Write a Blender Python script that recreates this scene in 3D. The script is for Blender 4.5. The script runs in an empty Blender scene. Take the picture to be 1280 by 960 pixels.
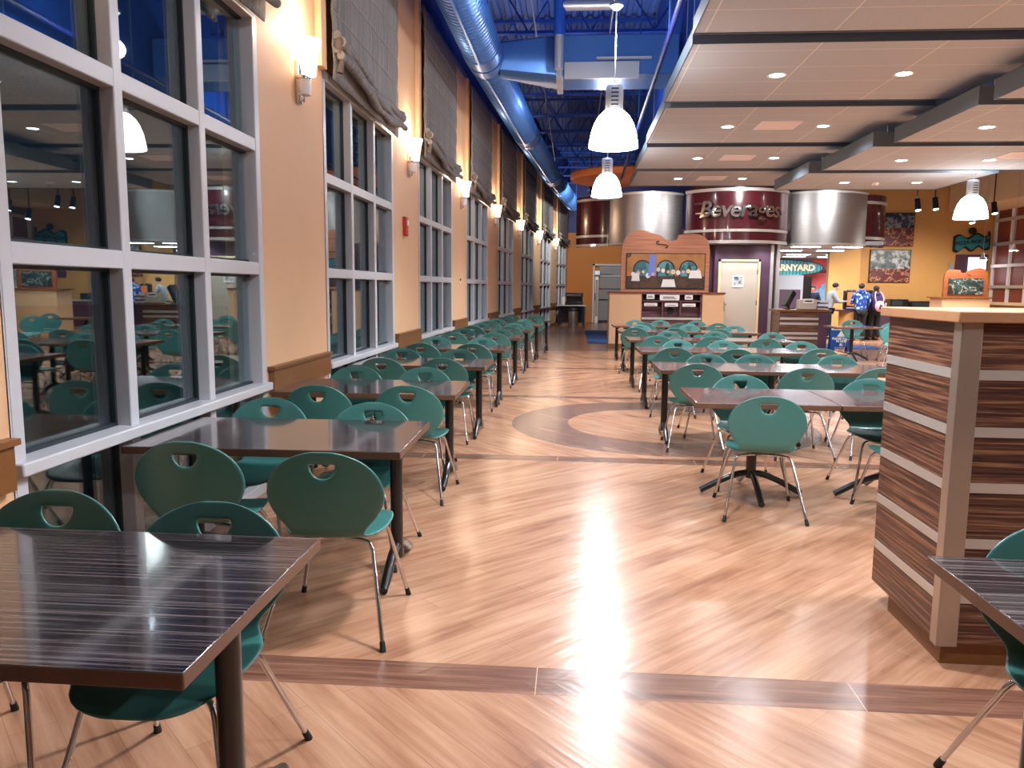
import bpy, bmesh, math, random
from mathutils import Vector, Matrix
random.seed(7)
sc = bpy.context.scene
COL = sc.collection
PI = math.pi

# ------------------------------------------------------------------ helpers
def lin(c):
    out = []
    for v in c[:3]:
        v = v / 255.0
        out.append(v / 12.92 if v <= 0.04045 else ((v + 0.055) / 1.055) ** 2.4)
    return (out[0], out[1], out[2], 1.0)

class MB:
    def __init__(s):
        s.v = []; s.f = []; s.m = []
    def add(s, vs, fs, mi=0):
        b = len(s.v)
        s.v += [tuple(p) for p in vs]
        s.f += [tuple(i + b for i in f) for f in fs]
        s.m += [mi] * len(fs)
        return s
    def box(s, x0, x1, y0, y1, z0, z1, mi=0):
        vs = [(x0,y0,z0),(x1,y0,z0),(x1,y1,z0),(x0,y1,z0),(x0,y0,z1),(x1,y0,z1),(x1,y1,z1),(x0,y1,z1)]
        return s.add(vs, [(0,3,2,1),(4,5,6,7),(0,1,5,4),(1,2,6,5),(2,3,7,6),(3,0,4,7)], mi)
    def prism(s, poly, z0, z1, mi=0):
        n = len(poly)
        vs = [(x,y,z0) for x,y in poly] + [(x,y,z1) for x,y in poly]
        fs = [tuple(reversed(range(n))), tuple(range(n, 2*n))] + [(i,(i+1)%n,n+(i+1)%n,n+i) for i in range(n)]
        return s.add(vs, fs, mi)
    def slab_xz(s, poly, y0, y1, mi=0):
        n = len(poly)
        vs = [(x,y0,z) for x,z in poly] + [(x,y1,z) for x,z in poly]
        fs = [tuple(range(n)), tuple(reversed(range(n, 2*n)))] + [((i+1)%n,i,n+i,n+(i+1)%n) for i in range(n)]
        return s.add(vs, fs, mi)
    def tube(s, pts, r, n=10, cap=True, mi=0):
        pts = [Vector(p) for p in pts]
        rs = r if isinstance(r, (list, tuple)) else [r] * len(pts)
        prev = None; rings = []
        for i, p in enumerate(pts):
            a = pts[max(0, i-1)]; b = pts[min(len(pts)-1, i+1)]
            t = (b - a).normalized()
            if prev is None:
                up = Vector((0,0,1)) if abs(t.z) < .9 else Vector((1,0,0))
                u = t.cross(up).normalized()
            else:
                u = (prev - t * prev.dot(t)).normalized()
            prev = u; w = t.cross(u)
            rings.append([p + (u*math.cos(2*PI*k/n) + w*math.sin(2*PI*k/n)) * rs[i] for k in range(n)])
        vs = [q for rg in rings for q in rg]; fs = []
        for i in range(len(rings)-1):
            for k in range(n):
                fs.append((i*n+k, i*n+(k+1)%n, (i+1)*n+(k+1)%n, (i+1)*n+k))
        if cap:
            fs.append(tuple(reversed(range(n)))); fs.append(tuple(range((len(rings)-1)*n, len(rings)*n)))
        return s.add(vs, fs, mi)
    def lathe(s, prof, c=(0,0,0), n=24, a0=0, a1=2*PI, mi=0):
        full = abs(a1-a0-2*PI) < 1e-6
        m = n if full else n+1
        vs = []
        for r, z in prof:
            for k in range(m):
                a = a0 + (a1-a0)*k/n
                vs.append((c[0]+r*math.cos(a), c[1]+r*math.sin(a), c[2]+z))
        fs = []
        for i in range(len(prof)-1):
            for k in range(n):
                k2 = (k+1) % m
                fs.append((i*m+k, i*m+k2, (i+1)*m+k2, (i+1)*m+k))
        return s.add(vs, fs, mi)
    def ball(s, c, rx, ry=None, rz=None, n=14, mi=0):
        ry = ry or rx; rz = rz or rx
        vs = []; m = n//2
        for i in range(m+1):
            t = PI*i/m
            for k in range(n):
                a = 2*PI*k/n
                vs.append((c[0]+rx*math.sin(t)*math.cos(a), c[1]+ry*math.sin(t)*math.sin(a), c[2]-rz*math.cos(t)))
        fs = [(i*n+k, i*n+(k+1)%n, (i+1)*n+(k+1)%n, (i+1)*n+k) for i in range(m) for k in range(n)]
        return s.add(vs, fs, mi)
    def xf(s, M):
        s.v = [tuple(M @ Vector(p)) for p in s.v]; return s
    def build(s, name, mat, parent=None, loc=(0,0,0), rz=0, smooth=35, bevel=0, seg=2):
        me = bpy.data.meshes.new(name)
        me.from_pydata(s.v, [], s.f)
        mats = mat if isinstance(mat, (list, tuple)) else [mat]
        for q in mats: me.materials.append(q)
        me.polygons.foreach_set('material_index', s.m)
        bm = bmesh.new(); bm.from_mesh(me)
        bmesh.ops.remove_doubles(bm, verts=bm.verts, dist=1e-5)
        bmesh.ops.recalc_face_normals(bm, faces=bm.faces)
        bm.to_mesh(me); bm.free()
        me.shade_smooth(); me.set_sharp_from_angle(angle=math.radians(smooth))
        o = bpy.data.objects.new(name, me); COL.objects.link(o)
        o.location = loc; o.rotation_euler = (0,0,rz)
        if parent: o.parent = parent
        if bevel:
            b = o.modifiers.new('bevel', 'BEVEL'); b.width = bevel; b.segments = seg; b.limit_method = 'ANGLE'
        return o

def tag(o, label, cat, group=None, kind=None):
    o['label'] = label; o['category'] = cat
    if group: o['group'] = group
    if kind: o['kind'] = kind
    return o
def empty(name, loc=(0,0,0), rz=0, label=None, cat=None, group=None, kind=None):
    o = bpy.data.objects.new(name, None); COL.objects.link(o)
    o.location = loc; o.rotation_euler = (0,0,rz); o.empty_display_size = .1
    if label: tag(o, label, cat, group, kind)
    return o
def copy_tree(o, parent=None):
    c = o.copy(); COL.objects.link(c); c.parent = parent
    for ch in list(o.children): copy_tree(ch, c)
    return c

def bez(pts, n=6):
    """smooth polyline (Catmull-Rom) through pts"""
    P = [Vector(p) for p in pts]; out = []
    for i in range(len(P)-1):
        a = P[max(0,i-1)]; b = P[i]; c = P[i+1]; d = P[min(len(P)-1,i+2)]
        for k in range(n):
            t = k/n
            out.append(.5*((2*b)+(c-a)*t+(2*a-5*b+4*c-d)*t*t+(3*b-a-3*c+d)*t**3))
    out.append(P[-1]); return out

# ------------------------------------------------------------------ materials
def mat(name, col, rough=.5, metal=0, emit=None, es=0, coat=0, spec=None, noise=0, nscale=8, bump=0):
    m = bpy.data.materials.new(name); m.use_nodes = True
    nt = m.node_tree; b = nt.nodes['Principled BSDF']
    c = lin(col)
    b.inputs['Base Color'].default_value = c
    b.inputs['Roughness'].default_value = rough
    b.inputs['Metallic'].default_value = metal
    if coat: b.inputs['Coat Weight'].default_value = coat; b.inputs['Coat Roughness'].default_value = .05
    if spec is not None: b.inputs['Specular IOR Level'].default_value = spec
    if emit:
        b.inputs['Emission Color'].default_value = lin(emit); b.inputs['Emission Strength'].default_value = es
    if noise or bump:
        tc = nt.nodes.new('ShaderNodeTexCoord'); nz = nt.nodes.new('ShaderNodeTexNoise')
        nz.inputs['Scale'].default_value = nscale; nz.inputs['Detail'].default_value = 4
        nt.links.new(tc.outputs['Object'], nz.inputs['Vector'])
        if noise:
            mx = nt.nodes.new('ShaderNodeMix'); mx.data_type = 'RGBA'
            mx.inputs[6].default_value = tuple(v*(1-noise) for v in c[:3])+(1,)
            mx.inputs[7].default_value = tuple(min(1,v*(1+noise)) for v in c[:3])+(1,)
            nt.links.new(nz.outputs['Fac'], mx.inputs[0]); nt.links.new(mx.outputs[2], b.inputs['Base Color'])
        if bump:
            bp = nt.nodes.new('ShaderNodeBump'); bp.inputs['Strength'].default_value = bump; bp.inputs['Distance'].default_value = .01
            nt.links.new(nz.outputs['Fac'], bp.inputs['Height']); nt.links.new(bp.outputs['Normal'], b.inputs['Normal'])
    return m

class NT:
    def __init__(s, name):
        s.m = bpy.data.materials.new(name); s.m.use_nodes = True
        s.nt = s.m.node_tree; s.b = s.nt.nodes['Principled BSDF']
    def n(s, t, **k):
        x = s.nt.nodes.new('ShaderNode'+t)
        for a, v in k.items(): setattr(x, a, v)
        return x
    def l(s, a, b): s.nt.links.new(a, b)
    def val(s, x, sock):
        if isinstance(x, (int, float)): sock.default_value = x
        else: s.l(x, sock)
    def math(s, op, a, b=0, c=None, clamp=False):
        x = s.n('Math', operation=op); x.use_clamp = clamp
        s.val(a, x.inputs[0]); s.val(b, x.inputs[1])
        if c is not None: s.val(c, x.inputs[2])
        return x.outputs[0]
    def mix(s, f, a, b):
        x = s.n('Mix', data_type='RGBA')
        s.val(f, x.inputs[0])
        for q, i in ((a,6),(b,7)):
            if isinstance(q, tuple): x.inputs[i].default_value = q
            else: s.l(q, x.inputs[i])
        return x.outputs[2]
    def ramp(s, f, stops, interp='LINEAR'):
        x = s.n('ValToRGB'); x.color_ramp.interpolation = interp
        e = x.color_ramp.elements
        while len(e) < len(stops): e.new(.5)
        for i, (p, c) in enumerate(stops):
            e[i].position = p; e[i].color = c if len(c) == 4 else lin(c)
        s.l(f, x.inputs[0]); return x.outputs[0]
    def coord(s, kind='Object'):
        tc = s.n('TexCoord'); sp = s.n('SeparateXYZ'); s.l(tc.outputs[kind], sp.inputs[0])
        return tc.outputs[kind], sp.outputs[0], sp.outputs[1], sp.outputs[2]
    def comb(s, x, y, z):
        c = s.n('CombineXYZ'); s.val(x, c.inputs[0]); s.val(y, c.inputs[1]); s.val(z, c.inputs[2]); return c.outputs[0]
    def noise(s, v, scale, detail=3, rough=.5):
        x = s.n('TexNoise'); s.l(v, x.inputs['Vector'])
        x.inputs['Scale'].default_value = scale; x.inputs['Detail'].default_value = detail; x.inputs['Roughness'].default_value = rough
        return x.outputs['Fac']
    def set(s, **k):
        for a, v in k.items():
            sock = s.b.inputs[a.replace('_', ' ')]
            if hasattr(v, 'is_linked') or isinstance(v, bpy.types.NodeSocket): s.l(v, sock)
            else: sock.default_value = v
        return s

def zebra(name, dark, mid, light, rough, axis='x', k=1.0, coat=0.0):
    """zebrano laminate: thin streaks running along one axis"""
    t = NT(name); v, x, y, z = t.coord()
    if axis == 'x': vec = t.comb(t.math('MULTIPLY', x, 1.0*k), t.math('MULTIPLY', y, 100*k), t.math('MULTIPLY', z, 60*k))
    else: vec = t.comb(t.math('MULTIPLY', x, 1.2*k), t.math('MULTIPLY', y, 1.2*k), t.math('MULTIPLY', z, 60*k))
    a = t.noise(vec, 1.0, 3, .6)
    col = t.ramp(a, [(.33, dark), (.5, mid), (.62, light), (.75, mid)])
    t.set(Base_Color=col, Roughness=rough)
    if coat: t.set(Coat_Weight=coat, Coat_Roughness=.06)
    return t.m

M = {}
M['wall'] = mat('peach_paint', (222,180,140), .6, noise=.04, nscale=3)
M['wall_gold'] = mat('gold_paint', (204,154,88), .6, noise=.10, nscale=1.5)
M['orange_deep'] = mat('deep_orange_paint', (196,120,36), .6, noise=.05, nscale=2)
M['cream'] = mat('cream_paint', (236,210,168), .6)
M['rail'] = mat('brown_wood', (128,84,46), .4, noise=.15, nscale=20)
M['frame'] = mat('white_frame', (196,198,204), .35)
M['gasket'] = mat('dark_gasket', (30,42,48), .5)
M['blue'] = mat('royal_blue_paint', (30,78,178), .42)
M['blue_dark'] = mat('deep_blue_paint', (10,34,112), .55)
M['blue_duct'] = mat('blue_duct_paint', (74,124,196), .32, metal=.45)
M['galv'] = mat('galvanised', (196,202,210), .35, metal=.6)
M['chrome'] = mat('chrome', (205,205,208), .15, metal=1)
M['steel'] = None
M['black'] = mat('black_metal', (20,20,23), .3, coat=.4)
M['rubber'] = mat('black_rubber', (14,14,15), .6)
M['teal'] = mat('teal_laminate', (62,118,114), .32, coat=.15, noise=.06, nscale=5)
M['table'] = zebra('dark_zebra_laminate', (24,18,22), (42,34,38), (104,96,98), .15, 'x', 1.0, .5)
M['table_warm'] = zebra('plum_zebra_laminate', (58,38,44), (86,62,66), (122,100,102), .18, 'x', .8, .4)
M['edge'] = mat('table_edge_wood', (98,68,52), .4, noise=.2, nscale=14)
M['zwood'] = zebra('zebra_wood', (40,22,26), (92,58,48), (152,110,82), .35, 'z', 1.5)
M['alum'] = mat('brushed_aluminium', (206,204,200), .38, metal=.55)
M['board'] = None
M['plum'] = mat('plum_panel', (84,58,78), .4, noise=.1, nscale=4)
M['maroon'] = mat('maroon_gloss', (70,20,30), .22, coat=.5)
M['door'] = mat('greige_door', (196,186,172), .5)
M['white'] = mat('white_plastic', (236,236,236), .5)
M['paper'] = mat('white_paper', (240,240,236), .7)
M['ink'] = mat('dark_ink', (50,50,54), .7)
M['red'] = mat('red_plastic', (186,44,34), .4)
M['fascia'] = mat('slate_fascia', (92,104,114), .5)
M['grille'] = mat('pale_pink_grille', (244,236,238), .6)
M['orange_disc'] = mat('orange_disc', (214,120,58), .55)
M['tan'] = mat('tan_wood', (178,132,98), .4, noise=.1, nscale=9)
M['zplum'] = zebra('plum_zebra_wood', (70,38,46), (108,68,76), (150,112,112), .35, 'z', .6)
M['grey_wall'] = mat('servery_grey', (150,140,150), .6)
M['post_steel'] = mat('satin_steel', (188,178,168), .36, metal=.8)
M['soil'] = mat('night_ground', (18,20,22), .9)
M['navy'] = mat('navy_fabric', (28,30,52), .8)
M['skin'] = mat('skin', (206,160,132), .55)
M['hair'] = mat('brown_hair', (44,30,24), .7)
M['grey_knit'] = mat('grey_knit', (150,156,160), .85)
M['trousers'] = mat('black_trousers', (24,24,28), .85)
M['purple'] = mat('purple_coat', (58,38,92), .7)
M['pink'] = mat('pink_nylon', (232,170,178), .6)
M['blue_sign'] = mat('blue_sign_plastic', (28,84,158), .4)
M['teal_sign'] = mat('teal_sign', (40,130,140), .4)
M['red_brown'] = mat('red_brown_wood', (132,64,50), .4, noise=.15, nscale=6)
M['mat_blue'] = mat('blue_carpet', (36,72,128), .95)
M['grey_glass'] = mat('grey_frosted_glass', (150,152,154), .25)
M['pink_wall'] = mat('pink_wall', (240,112,116), .6)
M['shade_cord'] = mat('taupe_cloth', (98,88,84), .85)

def glow(name, col, s):
    m = bpy.data.materials.new(name); m.use_nodes = True
    b = m.node_tree.nodes['Principled BSDF']
    b.inputs['Base Color'].default_value = (.9,.9,.9,1); b.inputs['Roughness'].default_value = .3
    b.inputs['Emission Color'].default_value = lin(col); b.inputs['Emission Strength'].default_value = s
    return m
M['lamp'] = glow('lit_white_glass', (255,252,248), 9)
M['sconce'] = glow('lit_sconce_glass', (255,226,196), 6)
M['downlight'] = glow('downlight_lens', (250,250,255), 10)
M['screen'] = glow('lit_screen', (236,230,240), 1.2)
M['servery_light'] = glow('servery_strip_light', (236,240,255), 14)

# brushed steel of the drums
t = NT('brushed_steel'); v, x, y, z = t.coord()
a = t.noise(t.comb(t.math('MULTIPLY', x, 2), t.math('MULTIPLY', y, 2), t.math('MULTIPLY', z, 120)), 1, 2)
t.set(Base_Color=t.ramp(a, [(.3, (176,176,178)), (.7, (192,192,194))]), Metallic=1.0, Roughness=.42); M['steel'] = t.m
# cherry wood of the instrument-shaped board
t = NT('cherry_board'); v, x, y, z = t.coord()
a = t.noise(t.comb(t.math('MULTIPLY', x, .9), y, t.math('MULTIPLY', z, 26)), 1, 4)
t.set(Base_Color=t.ramp(a, [(.3, (176,112,84)), (.7, (214,152,120))]), Roughness=.4); M['board'] = t.m
t = NT('dark_cherry_board'); v, x, y, z = t.coord()
a = t.noise(t.comb(t.math('MULTIPLY', x, .9), y, t.math('MULTIPLY', z, 26)), 1, 4)
t.set(Base_Color=t.ramp(a, [(.3, (112,58,32)), (.7, (146,82,48))]), Roughness=.4); M['board2'] = t.m

# roman shade cloth: grey-taupe weave with vertical slubs
t = NT('shade_cloth'); v, x, y, z = t.coord()
a = t.noise(t.comb(x, t.math('MULTIPLY', y, 30), t.math('MULTIPLY', z, 1.2)), 1, 3)
b = t.noise(v, 140, 2)
t.set(Base_Color=t.mix(.35, t.ramp(a, [(.3, (92,91,92)), (.7, (150,147,144))]), t.ramp(b, [(.35, (68,67,68)), (.65, (166,162,158))])), Roughness=.9)
M['shade'] = t.m
M['seam'] = mat('shade_seam', (164,156,148), .8)

# ceiling tile panel with a 0.6 x 1.2 grid
t = NT('ceiling_tile'); v, x, y, z = t.coord()
def gridline(c, step, w):
    f = t.math('FRACT', t.math('DIVIDE', c, step))
    return t.math('LESS_THAN', f, w/step)
g = t.math('MAXIMUM', gridline(x, 1.22, .014), gridline(y, .61, .012))
t.set(Base_Color=t.mix(g, t.ramp(t.noise(v, 60, 2), [(.3, (180,186,194)), (.7, (190,196,204))]), lin((226,224,220))), Roughness=.8)
M['tile'] = t.m
M['deck'] = mat('deck_blue_paint', (84,122,206), .45)

# night glass: clear, with mirror reflection rising towards grazing view
t = NT('night_glass'); nt = t.nt
lw = t.n('LayerWeight'); lw.inputs['Blend'].default_value = .5
p5 = t.math('POWER', lw.outputs['Facing'], 3.2)
fac = t.math('MULTIPLY_ADD', p5, .75, .10, clamp=True)
tr = t.n('BsdfTransparent'); tr.inputs['Color'].default_value = (.80,.90,.92,1)
gl = t.n('BsdfGlossy'); gl.inputs['Roughness'].default_value = .01; gl.inputs['Color'].default_value = (.86,.97,1,1)
ms = t.n('MixShader'); t.l(fac, ms.inputs[0]); t.l(tr.outputs[0], ms.inputs[1]); t.l(gl.outputs[0], ms.inputs[2])
t.l(ms.outputs[0], nt.nodes['Material Output'].inputs['Surface']); M['glass'] = t.m

# floor: diagonal light planks that change direction at dark cross strips, a dark ring, a dark entry zone
t = NT('plank_floor'); v, x, y, z = t.coord()
bay = t.math('FLOOR', t.math('DIVIDE', t.math('SUBTRACT', y, 2.845), 3.965))
par = t.math('FLOORED_MODULO', bay, 2)                       # 0 -> up-right planks, 1 -> down-right
sg = t.math('MULTIPLY_ADD', par, -2, 1)
u = t.math('MULTIPLY', t.math('ADD', x, t.math('MULTIPLY', sg, y)), .7071)
w = t.math('MULTIPLY', t.math('SUBTRACT', y, t.math('MULTIPLY', sg, x)), .7071)
uw = t.comb(u, w, 0)
br = t.n('TexBrick'); t.l(uw, br.inputs['Vector'])
br.inputs['Scale'].default_value = 1; br.inputs['Mortar Size'].default_value = .0018; br.inputs['Brick Width'].default_value = 1.25
br.inputs['Row Height'].default_value = .145; br.inputs['Mortar Smooth'].default_value = .3; br.offset = .37
br.inputs['Color1'].default_value = (0,0,0,1); br.inputs['Color2'].default_value = (1,1,1,1); br.inputs['Mortar'].default_value = (.5,.5,.5,1)
grain = t.noise(t.comb(t.math('MULTIPLY', u, 1.6), t.math('MULTIPLY', w, 22), bay), 1, 5, .6)
blot = t.noise(t.comb(t.math('MULTIPLY', u, 1.5), t.math('MULTIPLY', w, 5), bay), 1, 3)
g2 = t.math('ADD', t.math('MULTIPLY', grain, .55), t.math('ADD', t.math('MULTIPLY', blot, .45), t.math('MULTIPLY_ADD', br.outputs['Color'], .10, -.05)))
light = t.ramp(g2, [(.30, (134,90,68)), (.46, (172,126,98)), (.58, (190,146,117)), (.75, (206,168,140))])
dark = t.ramp(g2, [(.3, (88,62,54)), (.5, (122,90,78)), (.7, (150,116,100))])
fy = t.math('FRACT', t.math('DIVIDE', t.math('SUBTRACT', y, 2.74), 3.965))
strip = t.math('MULTIPLY', t.math('LESS_THAN', fy, .053), t.math('LESS_THAN', y, 15.2))
dx = t.math('SUBTRACT', x, 1.02); dy = t.math('SUBTRACT', y, 8.72)
rr = t.math('SQRT', t.math('ADD', t.math('MULTIPLY', dx, dx), t.math('MULTIPLY', dy, dy)))
ring = t.math('MULTIPLY', t.math('GREATER_THAN', rr, 1.06), t.math('LESS_THAN', rr, 1.70))
entry = t.math('MULTIPLY', t.math('GREATER_THAN', y, 18.85), t.math('LESS_THAN', x, 1.2))
dk = t.math('MAXIMUM', strip, t.math('MAXIMUM', ring, entry))
# seams: the brick mortar plus straight edges of strips
seam = t.math('MULTIPLY', br.outputs['Fac'], .35)
sgr = t.noise(t.comb(t.math('MULTIPLY', x, 1.6), t.math('MULTIPLY', y, 30), 3.0), 1, 5, .6)
sjt = t.math('LESS_THAN', t.math('FRACT', t.math('DIVIDE', t.math('ADD', x, .12), 1.22)), .003)
sdark = t.mix(sjt, t.ramp(sgr, [(.3, (88,58,46)), (.5, (122,84,68)), (.7, (150,110,90))]), lin((200,170,140)))
col = t.mix(dk, light, dark)
col = t.mix(strip, col, sdark)
col = t.mix(seam, col, lin((120,80,58)))
bmp = t.n('Bump'); bmp.inputs['Strength'].default_value = .6; bmp.inputs['Distance'].default_value = .004
hgt = t.noise(t.comb(t.math('MULTIPLY', u, 1.2), t.math('MULTIPLY', w, 16), bay), 1, 3)
t.l(hgt, bmp.inputs['Height'])
t.set(Base_Color=col, Roughness=.23, Normal=bmp.outputs['Normal'], Specular_IOR_Level=.6); M['floor'] = t.m

def picture(name, stops, scale, seed, wave=2.0):
    t = NT(name); v, x, y, z = t.coord()
    q = t.comb(x, seed, z)
    n1 = t.noise(q, scale, 3, .6); n2 = t.noise(t.comb(z, seed+3, x), scale*1.7, 2)
    f = t.math('FRACT', t.math('ADD', t.math('MULTIPLY', n1, wave), n2))
    t.set(Base_Color=t.ramp(f, stops), Roughness=.4); return t.m
M['pic_top'] = picture('jazz_blue_paint', [(0,(18,22,34)),(.4,(40,58,86)),(.6,(150,160,170)),(.75,(30,30,48)),(1,(16,16,28))], 2.6, 1.3)
M['pic_low'] = picture('jazz_red_paint', [(0,(110,24,24)),(.45,(80,20,26)),(.6,(196,136,98)),(.68,(120,36,30)),(1,(40,14,18))], 3.4, 5.1)
M['pic_grey'] = picture('jazz_grey_paint', [(0,(26,32,40)),(.35,(96,112,118)),(.6,(196,202,204)),(.8,(60,76,86)),(1,(20,24,30))], 2.6, 8.7)
M['chalk'] = picture('chalkboard_art', [(0,(24,28,28)),(.5,(44,62,60)),(.62,(150,160,150)),(.68,(60,44,34)),(1,(26,24,26))], 5, 3.3)
M['mural_brown'] = picture('mural_brown_paint', [(0,(96,62,40)),(.5,(156,104,62)),(1,(196,140,84))], 1.6, 2.2, .6)
M['mural_dark'] = picture('mural_floor_paint', [(0,(60,48,44)),(.5,(110,76,52)),(1,(84,62,52))], 2.4, 4.0, 1.0)
M['mural_teal'] = picture('mural_sky_paint', [(0,(52,92,110)),(.5,(120,180,190)),(1,(80,140,150))], 2.0, 6.0, 1.0)
M['mural_blue'] = mat('mural_blue', (120,140,220), .5)
M['mural_green'] = mat('mural_green', (40,76,52), .5)
M['mural_screen'] = picture('servery_mural_blue', [(0,(40,80,150)),(.5,(150,200,236)),(1,(60,110,180))], 3, 9.0)
t = NT('blue_print_coat'); v, x, y, z = t.coord()
n1 = t.noise(v, 14, 1)
t.set(Base_Color=t.ramp(n1, [(.50,(22,58,140)),(.56,(40,96,180)),(.60,(170,205,235))]), Roughness=.8); M['coat'] = t.m

# ------------------------------------------------------------------ room shell
WT = 5.5
def wx(y): return -2.29 + (y-8.0)**2/374.0
def wh(y): return math.atan((y-8.0)/187.0)          # wall heading (rotation -wh about z)
WIN = [(-1.35+4.18*k, -1.35+4.18*k+2.70) for k in range(0, 9)]   # window spans along the wall

def wall_strip(mb, ya, yb, z0, z1, out=.30, inn=0.0, n=1, mi=0):
    for i in range(n):
        a = ya+(yb-ya)*i/n; b = ya+(yb-ya)*(i+1)/n
        mb.prism([(wx(a)+inn, a), (wx(b)+inn, b), (wx(b)-out, b), (wx(a)-out, a)], z0, z1, mi)

mb = MB()
edges = [-6.0]
for a, b in WIN: edges += [a, b]
edges.append(35.3)
for i in range(0, len(edges), 2):
    wall_strip(mb, edges[i], edges[i+1], 0, WT, out=.28)
for a, b in WIN:
    wall_strip(mb, a, b, 3.44, WT, out=.28, inn=-.04)
wl = mb.build('wall_left', M['wall']); tag(wl, 'gently curved peach window wall with piers between tall windows', 'wall', kind='structure')
mb = MB()
for i in range(len(edges)-1):
    wall_strip(mb, edges[i], edges[i+1], WT, 7.3, out=.28, inn=.06)
mb.build('blue_upper_band', M['blue_dark'], wl)

floor = MB().box(-3.0, 14.8, -6, 36, -.1, 0).build('floor', M['floor'])
tag(floor, 'light diagonal wood plank floor with dark cross strips and a dark ring', 'floor', kind='structure')
ground = MB().box(-40, -3.0, -20, 60, -.3, -.15).build('ground_outside', M['soil'])
tag(ground, 'dark ground outside the windows at night', 'ground', kind='structure')

# corrugated deck
mb = MB(); prof = []; xx = -3.0
while xx < 14.8:
    prof += [(xx, 7.0), (xx+.085, 7.0), (xx+.11, 7.07), (xx+.195, 7.07)]; xx += .22
vs = [(px, -6, pz) for px, pz in prof] + [(px, 36, pz) for px, pz in prof]
n = len(prof)
mb.add(vs, [(i, i+1, n+i+1, n+i) for i in range(n-1)])
mb.box(-3.2, 14.9, -6, 36, 7.12, 7.2)
tag(mb.build('ceiling', M['deck'], smooth=10), 'blue corrugated metal roof deck high above', 'ceiling', kind='structure')

# other walls
mb = MB().box(-1.2, 9.0, 35.2, 35.4, 0, 4.0)
we = mb.build('wall_end', M['orange_deep']); tag(we, 'deep orange end wall beyond the window corridor', 'wall', kind='structure')
MB().box(-1.2, 9.0, 35.2, 35.4, 4.0, 7.2).build('blue_upper_band', M['blue_dark'], we)
mb = MB().box(9.6, 14.6, 28.0, 28.2, 0, 5.6).box(8.58, 9.47, 27.0, 27.25, 0, 5.6).box(9.47, 9.6, 27.0, 28.2, 0, 5.6)
wf = mb.build('wall_far', M['wall_gold']); tag(wf, 'golden wall behind the far food counters', 'wall', kind='structure')
MB().box(8.58, 14.6, 28.02, 28.2, 5.6, 7.2).build('blue_upper_band', M['blue_dark'], wf)
mb = MB().box(14.45, 14.65, -6, 28.2, 0, 7.2)
tag(mb.build('wall_right', M['wall']), 'peach side wall across the dining hall', 'wall', kind='structure')
mb = MB().box(-3.0, 14.65, -6.2, -6.0, 0, 7.2)
tag(mb.build('wall_behind', M['wall']), 'peach wall closing the hall behind the viewpoint', 'wall', kind='structure')
mb = MB().box(3.9, 5.62, 22.0, 22.2, 0, 3.2).box(5.5, 5.65, 22.2, 32.2, 0, 3.2).box(2.1, 3.9, 22.35, 22.55, 0, 3.2).box(2.1,2.25,22.55,35.2,0,3.2)
wb = mb.build('wall_beverage', M['plum']); tag(wb, 'plum panelled wall under the curved beverage canopy', 'wall', kind='structure')
mb = MB().box(5.40, 5.48, 21.93, 22.0, 0, 2.78); mb.box(5.56, 5.64, 21.9, 22.0, 0, 2.78)
mb.build('metal_edge_trim', M['alum'], wb)
mb = MB().box(5.65, 12.2, 32.2, 32.4, 0, 3.2).box(12.0,12.2,28.2,32.2,0,3.2)
tag(mb.build('wall_servery', M['grey_wall']), 'grey wall at the back of the servery', 'wall', kind='structure')
mb = MB().box(5.66, 8.57, 22.45, 27.0, 2.80, 2.9).box(5.66, 9.46, 27.26, 28.2, 2.80, 2.9).box(5.66,12.0,28.2,32.2,2.80,2.9)
tag(mb.build('ceiling_servery', M['tile']), 'white dropped ceiling inside the servery', 'ceiling', kind='structure')
# chair rail on the piers
k = 0
for i in range(0, len(edges)-1, 2):
    a, b = edges[i]+.04, edges[i+1]-.04
    if b < 0.5 or b-a < .3: continue
    k += 1
    mb = MB(); wall_strip(mb, a, b, .72, .90, out=-.003, inn=.045); wall_strip(mb, a-.02, b+.02, .90, .925, out=-.003, inn=.06)
    tag(mb.build(f'trim_{k}', M['rail']), 'brown wood chair rail on window pier %d counted from the near end' % k, 'chair rail', kind='structure')
mb = MB()
for i in range(0, len(edges)-1, 2): wall_strip(mb, edges[i], edges[i+1], 0, .11, out=-.002, inn=.02)
tag(mb.build('baseboard_left', M['rail']), 'brown baseboard along the window wall piers', 'baseboard', kind='structure')

ORD = ['zeroth','first','second','third','fourth','fifth','sixth','seventh','eighth','ninth','tenth']
def at_wall(y, off=0.0):
    h = wh(y); return (wx(y)+off*math.cos(h), y-off*math.sin(h), 0), -h

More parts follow.
